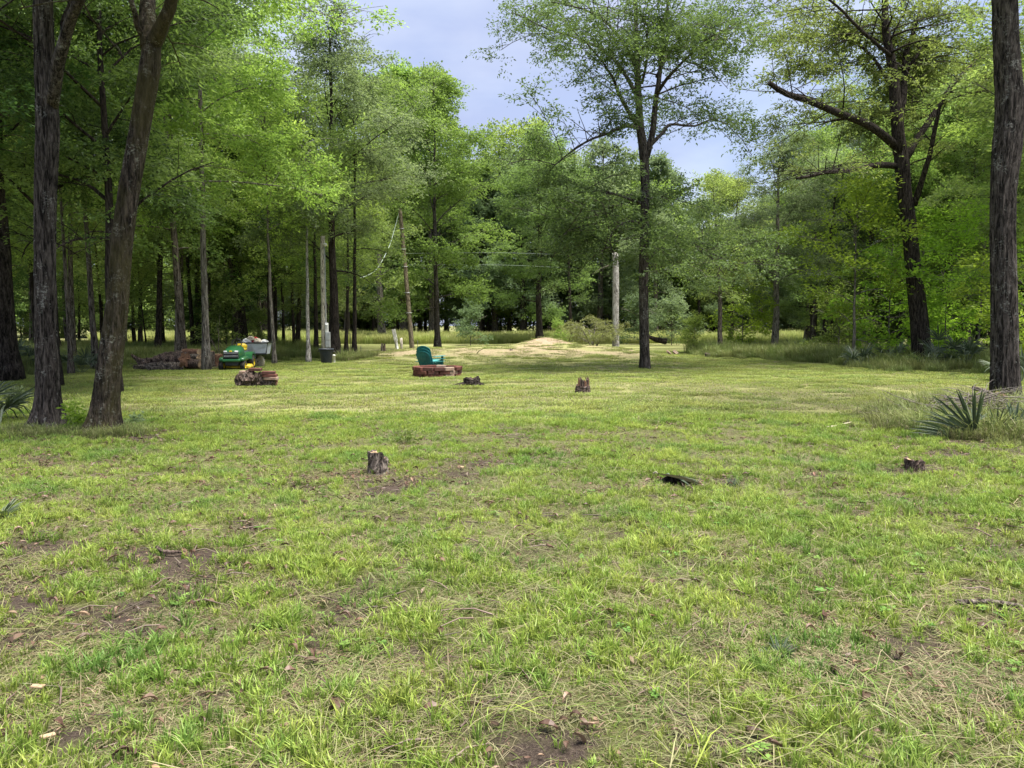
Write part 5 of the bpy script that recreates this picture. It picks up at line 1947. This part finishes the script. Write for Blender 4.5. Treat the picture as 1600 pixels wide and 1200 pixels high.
add_box(a, (.20, -.217, P(512, 531, 33)[2] - pl[2]), (.17, .012, .60), bevel=.004)
a.build('door', M['metal_grey'], eb)
a = Acc()
add_tube(a, [(.20, -.12, .75), (.20, -.12, -.05)], .025, 8)
a.build('conduit', M['metal_grey'], up_)

bl = at(509, 31.3)
bi = empty('trash_bin', bl, 'dark grey blue plastic bin standing at the foot of the short utility pole', 'bin')
a = Acc()
add_lathe(a, [(.001, 0), (.20, 0), (.215, .02), (.265, .56), (.275, .58), (.275, .60), (.25, .60), (.20, .08), (.001, .07)], sides=28)
a.build('body', M['bin_grey'], bi)
a = Acc()
add_lathe(a, [(.262, .555), (.305, .56), (.312, .60), (.30, .625), (.255, .625), (.25, .60)], sides=28)
a.build('rim', M['bin_grey'], bi)
for s in (-1, 1):
    a = Acc()
    add_tube(a, spline([(s * .27, -.06, .50), (s * .33, -.05, .51), (s * .33, .05, .51), (s * .27, .06, .50)], 8), .012, 6)
    a.build('handle', M['bin_grey'], bi)
l = at(521, 32.0)
a = Acc()
add_lathe(a, [(.06, -.05), (.06, .27), (.065, .27), (.065, .32), (.045, .34), (.001, .34)], sides=14)
o = a.build('pipe', M['white'])
o.location = l
tag(o, 'white capped pipe sticking up at the right foot of the dark bin', 'pipe')

l2 = at(645, 44)
lp = empty('utility_pole', l2, 'tall brown utility pole leaning left behind the teal chairs', 'utility pole')
tp = P(625, 326, 44) - l2
a = Acc()
add_tube(a, spline([(-tp[0] * -.02, 0, -.3), tp * .5 * np.array([1.04, 1, 1]), tp], 16), np.linspace(.145, .10, 16), 16)
a.build('pole', M['pole_brown'], lp)
for zf in (.28, .42, .60, .72, .86):
    a = Acc()
    p = tp * zf * np.array([1.02, 1, 1])
    add_tube(a, [(p[0] - .16, p[1] - .12, p[2]), (p[0] + .16, p[1] - .12, p[2] + .01)], .02, 6)
    a.build('band', M['metal_grey'], lp)


def cable(name, label, pts, r, mat):
    a = Acc()
    add_tube(a, spline(np.array(pts), 30), r, 5)
    return tag(a.build(name, M[mat]), label, name)


cable('cable', 'pale thick cable hanging in a curve from the top of the leaning utility pole', [P(624, 330, 44), P(618, 352, 43.8), P(610, 380, 43.2), P(600, 402, 42.5), P(588, 421, 41.5), P(575, 430, 40.5), P(563, 434, 39.5)], .018, 'cable')
cable('wire', 'upper thin pale wire running left from the leaning utility pole', [P(630, 388, 44), P(600, 387, 45), P(568, 384, 47)], .009, 'wire_pale')
cable('wire', 'lower thin pale wire running left from the leaning utility pole', [P(630, 408, 44), P(600, 407, 45), P(560, 405, 47)], .009, 'wire_pale')
cable('wire', 'upper thin wire running right from the leaning pole towards the centre oak', [P(632, 396, 44), P(780, 395, 50), P(880, 398, 56)], .009, 'wire_pale')
cable('wire', 'lower thin wire running right from the leaning pole towards the centre oak', [P(633, 414, 44), P(780, 414, 50), P(880, 418, 56)], .009, 'wire_pale')

# leaning white post
l = at(622, 39)
a = Acc()
t_ = P(615, 517, 39) - l
root = empty('sign_post', l, 'leaning whitish weathered board on a post left of the leaning utility pole', 'post')
add_tube(a, [(0, 0, -.1), t_ * .62], [.085, .075], 4, True, smooth=False)
a.build('post', M['wood_white'], root)
a = Acc()
dr = t_ / np.linalg.norm(t_)
add_box(a, t_ * .80 + np.array([.02, -.06, 0]), (.19, .06, .62), (0, math.atan2(t_[0], t_[2]), .1), .01)
a.build('board', M['wood_white'], root)
l = at(627, 39.8)
a = Acc()
add_tube(a, [(0, 0, -.1), (0, 0, .5), (-.02, 0, P(626, 528, 39.8)[2] - l[2])], [.075, .07, .065], 12)
o = a.build('fence_post', M['pole_tan'])
o.location = l
tag(o, 'round tan fence post just right of the leaning whitish board', 'post')
l = at(598, 37.2)
for k, (dx, hh, mt, lb) in enumerate([(-.05, .46, 'wood_old', 'left half of the short split grey post left of the leaning whitish board'), (.07, .44, 'wood_rot', 'right darker half of the short split grey post left of the leaning whitish board')]):
    a = Acc()
    add_tube(a, [(0, 0, -.1), (.0, 0, .3), (.01, 0, hh)], [.062, .06, .045], 7, True, bark_jitter(np.random.RandomState(k), 3, 7, .2), smooth=False)
    o = a.build('fence_post', M[mt])
    o.location = (l[0] + dx, l[1], l[2])
    tag(o, lb, 'post')
l = at(637, 39.5)
a = Acc()
add_box(a, (0, 0, .07), (.42, .28, .12), (0, 0, .2), .03)
o = a.build('stone', M['brick_tan'])
o.location = l
tag(o, 'flat pale block lying at the foot of the tan fence post', 'stone')
for k, (px_, d_, zt, lb) in enumerate([(652, 43, 532, 'thin dark metal rod right of the leaning utility pole'), (563, 36, 541, 'thin dark rod in the grass tuft right of the dark bin'), (547, 38, 521, 'thin dark stem stake behind the grass tuft right of the dark bin')]):
    l = at(px_, d_)
    a = Acc()
    add_tube(a, [(0, 0, -.1), (.01, 0, P(px_, zt, d_)[2] - l[2])], .014, 6)
    o = a.build('rod', M['black_plastic'])
    o.location = l
    tag(o, lb, 'rod')

# branches near the mound, fallen trunk across the field
l = at(752, 33.5)
a = Acc()
add_tube(a, spline([P(744, 555, 33.5), P(748, 549, 33.4), P(755, 545, 33.3), P(763, 544, 33.3)], 10), np.linspace(.02, .008, 10), 5)
tag(a.build('branch', M['leaf_dark']), 'thin green stem arching out of the slope left of the mound', 'branch')
a = Acc()
rg = np.random.RandomState(44)
add_tube(a, spline([P(797, 546, 34.5), P(802, 549, 34.5), P(808, 553, 34.3)], 8), np.linspace(.06, .03, 8), 6, True, bark_jitter(rg, 8, 6, .3))
tag(a.build('branch', M['wood_rot']), 'short dark branch stub sticking from the slope below the mound', 'branch')
log('fallen_log', 'long dark trunk fallen at the foot of the far woods behind the centre oak', [LP(1012, 62, .75), LP(1025, 62, .45), LP(1042, 62, .30)], [.12, .2, .24], 'bark_dark', 'wood_rot', 46)
# dark stick in the bare patch, stick at right
for (p0, p1, r_, mt, lb) in [((245, 862), (290, 869), .013, 'wood_rot', 'dark stick lying in the bare dirt patch on the left of the near lawn'), ((1492, 951), (1625, 962), .016, 'wood_old', 'grey broken stick lying in the grass at the right edge of the near lawn'),
                             ((1292, 671), (1330, 663), .014, 'cream', 'pale thin stick lying in the grass left of the palm clump')]:
    a = Acc()
    g0, g1 = G(*p0), G(*p1)
    mid_ = (g0 + g1) / 2 + rg.randn(3) * .02
    for q_ in (g0, g1, mid_):
        q_[2] = H(q_[0], q_[1]) + r_ + .02
    add_tube(a, spline([g0, mid_, g1], 14), np.linspace(r_ * 1.1, r_ * .7, 14), 8, True, bark_jitter(rg, 14, 8, .35))
    tag(a.build('stick', M[mt]), lb, 'stick')
# wood chips
chipmesh = []
for (px_, py_, s, mt, lb) in [(60, 1086, .055, 'wood_cut', 'pale flat wood chip, upper of the two at the lower left corner'), (76, 1165, .05, 'wood_cut', 'pale flat wood chip, lower of the two at the lower left corner'),
                              (721, 735, .09, 'wood_cut', 'pale chunk of wood lying right of the near weathered stump'), (1018, 972, .03, 'wood_rust', 'round brown seed pod in the grass right of centre')]:
    g = G(px_, py_)
    a = Acc()
    add_box(a, (0, 0, .02), (s, s * .45, s * .18), (.1, .1, rg.rand() * 3), s * .04)
    o = a.build('wood_chip', M[mt])
    o.location = g + (0, 0, .02)
    tag(o, lb, 'wood chip')

# ------------------------------------------------------------------ palmettos
def frond(root, rng, base, direction, up, R, n=22, spread=150, mat=None, petiole=.5, fold=.3, droop=.25, nm='frond', w=.030):
    """fan leaf: blades radiating from the end of a petiole"""
    d = np.asarray(direction, float)
    d /= np.linalg.norm(d)
    u = np.asarray(up, float)
    s = np.cross(d, u)
    s /= np.linalg.norm(s)
    nrm = np.cross(s, d)
    base = np.asarray(base, float)
    hub = base + d * petiole + nrm * petiole * .05
    a = Acc()
    for k in range(n):
        t = math.radians(-spread / 2 + spread * k / (n - 1)) + rng.randn() * .05
        bd = d * math.cos(t) + s * math.sin(t) + nrm * fold * abs(math.sin(t)) * .5
        bd /= np.linalg.norm(bd)
        ln = R * (1 - .22 * abs(math.sin(t)) ** 2) * (.9 + .2 * rng.rand())
        side = np.cross(bd, nrm)
        side /= np.linalg.norm(side)
        fr = np.array([0, .25, .55, .8, 1.0])
        wv = np.array([.35, .9, 1.0, .6, .05]) * w * R / .6
        tw = rng.randn() * .35
        bend = droop * (.4 + 1.6 * rng.rand()) + (.6 if rng.rand() < .12 else 0)
        V = []
        for f_, w_ in zip(fr, wv):
            c = hub + bd * ln * f_ + np.array([0, 0, -1]) * bend * ln * f_ ** 2.5 * (.5 + .8 * abs(math.sin(t)))
            sd = side * math.cos(tw) + nrm * math.sin(tw)
            V += [c - sd * w_ * .5 + nrm * w_ * .22, c - nrm * w_ * .12, c + sd * w_ * .5 + nrm * w_ * .22]
        F_ = []
        for i in range(4):
            for j in range(2):
                p = i * 3 + j
                F_.append((p, p + 1, p + 4, p + 3))
        a.add(V, F_, rng.rand() * .8)
    add_tube(a, spline([base, base + d * petiole * .5 + np.array([0, 0, .02]), hub], 6), np.linspace(.012, .007, 6), 5, False, tint=.9)
    return a.build(nm, mat or M['palm_green'], root)


def palmetto(label, loc, R, nf, seed, dirs=None, mat=None, ph=.5, group=None):
    rg = np.random.RandomState(seed)
    root = empty('palmetto', loc, label, 'palm', group)
    for k in range(nf):
        az = k * 2.399 + rg.rand() * .5
        el = math.radians(30 + 45 * rg.rand())
        d = (math.cos(az) * math.cos(el), math.sin(az) * math.cos(el), math.sin(el))
        frond(root, rg, (0, 0, -.03), d, (-math.cos(az) * .6, -math.sin(az) * .6, 1), R * (.8 + .35 * rg.rand()), 18, 150, mat, ph * (.7 + .5 * rg.rand()), .4, .25, w=.034)
    return root


# big one, front right
rg = np.random.RandomState(81)
hub_px = P(1527, 676, 10.6)
l = G(1524, 700)
l[1] = 10.6
l[0] = (1524 - 800) / F_PX * 10.6
l[2] = H(l[0], l[1])
root = empty('palmetto', l, 'large dark green fan palm in front of the brush pile, blades raised up left', 'palm')
b0 = hub_px - l
frond(root, rg, b0 + np.array([.08, .05, -.22]), (-.42, -.05, .80), (-.5, -.9, .3), .84, 17, 66, None, .22, .25, .12, w=.028)
frond(root, rg, b0 + np.array([.10, .1, -.24]), (-.80, .1, .52), (-.3, -.9, .5), .86, 15, 50, None, .24, .3, .22, w=.024)
frond(root, rg, b0 + np.array([.0, -.02, -.2]), (.75, -.25, .12), (.1, -.5, .9), .40, 8, 50, None, .16, .3, .8, w=.045)
frond(root, rg, b0 + np.array([-.02, -.1, -.2]), (.25, -.45, .1), (.0, -.6, .8), .34, 7, 60, None, .12, .3, .9, w=.04)
frond(root, rg, b0 + np.array([-.1, .1, -.22]), (-.9, -.1, .30), (-.2, -.8, .6), .55, 14, 80, None, .25, .3, .45, w=.024)
frond(root, rg, b0 + np.array([.35, .25, -.25]), (.2, -.2, .9), (-.3, -.9, .2), .5, 15, 110, None, .25, .3, .35, w=.026)
frond(root, rg, b0 + np.array([.05, .1, -.25]), (-.9, .3, -.05), (0, -.2, 1), .5, 12, 60, M['palm_dry'], .2, .2, .5, w=.022)
frond(root, rg, b0 + np.array([.1, .15, -.2]), (.5, .5, .15), (0, -.2, 1), .5, 12, 90, M['palm_dry'], .2, .2, .7, w=.022)
frond(root, rg, b0 + np.array([.1, .2, -.2]), (.15, .5, .8), (0, -.9, .3), .5, 13, 90, None, .3, .3, .3, w=.024)
l = np.array([(1578 - 800) / F_PX * 10.9, 10.9, 0])
l[2] = H(l[0], l[1])
root = empty('palmetto', l, 'pale stalked fan palm frond cut by the right edge of the picture', 'palm')
hb = P(1577, 661, 10.9) - l
frond(root, rg, hb + np.array([-.14, 0, -.28]), (.62, .0, .62), (-.4, -.9, .3), .5, 13, 110, None, .30, .3, .15, w=.05)
frond(root, rg, hb + np.array([.3, .3, -.3]), (.5, -.2, .7), (-.4, -.9, .3), .5, 14, 130, None, .3, .3, .2, w=.05)

palmetto('dark fan palm at the left end of the rough grass bank on the right', at(1343, 28.5), .62, 7, 82, ph=.5)
palmetto('grey green fan palm between the left end palm and the big dark oak', at(1395, 29.0), .62, 6, 83, ph=.62)
palmetto('tall fan palm right behind the big dark oak among lime bushes', at(1476, 28), .75, 8, 84, ph=.95)
palmetto('broad dark fan palm between the dark oak and the right edge tree', at(1510, 27), .75, 8, 85, ph=.75)
palmetto('low bluish fan palm at the right foot of the big dark oak', at(1458, 27.5), .55, 6, 86, ph=.45)
palmetto('fan palm behind the tall right edge tree', at(1600, 21), .7, 7, 87, ph=.6)
palmetto('small fan palm under the dark trunks right of the grey trunked tree', at(1243, 41), .6, 6, 88, ph=.6)
palmetto('silvery fan palm at the far left behind the straight big tree', at(28, 25.5), .7, 8, 89, ph=.8)
palmetto('silvery fan palm seen between the two big left trees', at(124, 25), .65, 8, 90, ph=.6)
palmetto('grey green fan palm cut by the left edge of the lawn', np.array([-8.5, 12.3, H(-8.5, 12.3)]), .6, 7, 91, ph=.42)
palmetto('tiny blue green palm seedling in the near lawn right of centre', G(1216, 1028), .13, 4, 92, ph=.03)
palmetto('tiny blue green palm seedling in the lawn right of the dead frond', G(1143, 762), .16, 4, 93, ph=.03)
palmetto('bluish palm seedling cut by the left edge of the near lawn', G(-4, 812), .22, 5, 94, ph=.04)

# dead frond heap
g = G(1062, 756)
root = empty('dead_palm_frond', g, 'dead grey palm frond lying over a dark heap of leaves in the lawn', 'palm frond')
frond(root, rg, (-.26, .04, .10), (1, -.42, -.10), (0, .15, 1), .50, 13, 34, M['palm_dry'], .04, .1, .10, w=.045)
frond(root, rg, (-.14, .0, .09), (1, -.55, -.10), (0, .1, 1), .36, 8, 70, M['palm_green'], .04, .1, .10, w=.04)
a = Acc()
v = []
an = np.linspace(0, 2 * pi, 18, endpoint=False)
loft(a, [np.stack([(.27 * (1 - .24 * i)) * np.cos(an) * (1 + .1 * np.sin(an * 5 + i)), (.13 * (1 - .22 * i)) * np.sin(an), np.full(18, -.03 + .034 * i) + .008 * np.sin(an * 7 + i)], 1) for i in range(4)], smooth=False)
o = a.build('leaf_heap', M['bark_dark'], root)
o.location = (-.05, .03, 0)

# brush pile
a = Acc()
rg = np.random.RandomState(95)
c = np.array([(1530 - 800) / F_PX * 12.6, 12.4, 0])
for k in range(950):
    r_, an_ = rg.rand() ** .6, rg.rand() * 6.28
    x_, y_ = c[0] + 1.4 * r_ * math.cos(an_) - .15, c[1] + .75 * r_ * math.sin(an_)
    z_ = H(x_, y_) + .02 + .50 * (1 - r_ ** 1.6) * rg.rand() ** .7
    az, el = rg.rand() * 6.28, rg.randn() * .25
    bp = branch_path(rg, (x_, y_, z_), az, el, .25 + .5 * rg.rand(), 4, .1, .12)
    add_tube(a, bp, np.linspace(.006 + .006 * rg.rand(), .003, 4), 4, False, tint=.3 + .7 * rg.rand())
M['twig'] = grass_mat('twig', (0.05, 0.043, 0.037), (0.18, 0.16, 0.14), (0.14, 0.12, 0.10), 0.0)
tag(a.build('brush_pile', M['twig']), 'tangled heap of grey twigs and dry stalks at the foot of the right edge tree', 'brush pile', None, 'stuff')
for k, (pp, q_, rr_) in enumerate([((1556, 616, 13.6), (1585, 634, 13.3), .07), ((1520, 606, 13.2), (1560, 622, 13.2), .04)]):
    a = Acc()
    add_tube(a, spline([P(*pp), (P(*pp) + P(*q_)) / 2 + (0, 0, .03), P(*q_)], 10), np.linspace(rr_, rr_ * .6, 10), 8, True, bark_jitter(rg, 10, 8, .3))
    tag(a.build('branch', M['wood_rust'] if k == 0 else M['wood_old']), ['reddish broken branch on top of the brush pile against the right edge tree', 'grey branch sticking left out of the top of the brush pile'][k], 'branch')


# small broadleaf weeds
def weed(label, loc, h, n, seed, mat='leaf_light', L_=.06):
    rg = np.random.RandomState(seed)
    root = empty('weed', loc, label, 'weed')
    st_, lf = Acc(), Acc()
    for k in range(n):
        bp = branch_path(rg, (rg.randn() * .06, rg.randn() * .06, -.02), rg.rand() * 6.28, math.radians(70), h * (.6 + .5 * rg.rand()), 5, .2, .12)
        add_tube(st_, bp, np.linspace(.004, .002, 5), 4, False)
        V, F, TT = leaf_arrays(rg, bp[1:], np.tile([0, 0, .3], (4, 1)), 7, .05, .03, L_, L_ * .5, .2, None, .5)
        lf.add(V, F, TT)
    st_.build('stem', M['clover'], root)
    lf.build('foliage', M[mat], root)


weed('small leafy sapling standing up from the lawn behind the near weathered stump', G(632, 695), .34, 5, 96)
weed('leafy green seedlings between the feet of the two big left trees', at(122, 11.5), .42, 9, 97, 'leaf_lime', .08)
weed('green weeds at the right foot of the leaning mossy tree', at(205, 12.2), .18, 7, 98, 'leaf_grey')
weed('low vine leaves in the shade at the left edge behind the straight big tree', at(20, 15.8), .3, 16, 99, 'leaf_grey', .09)
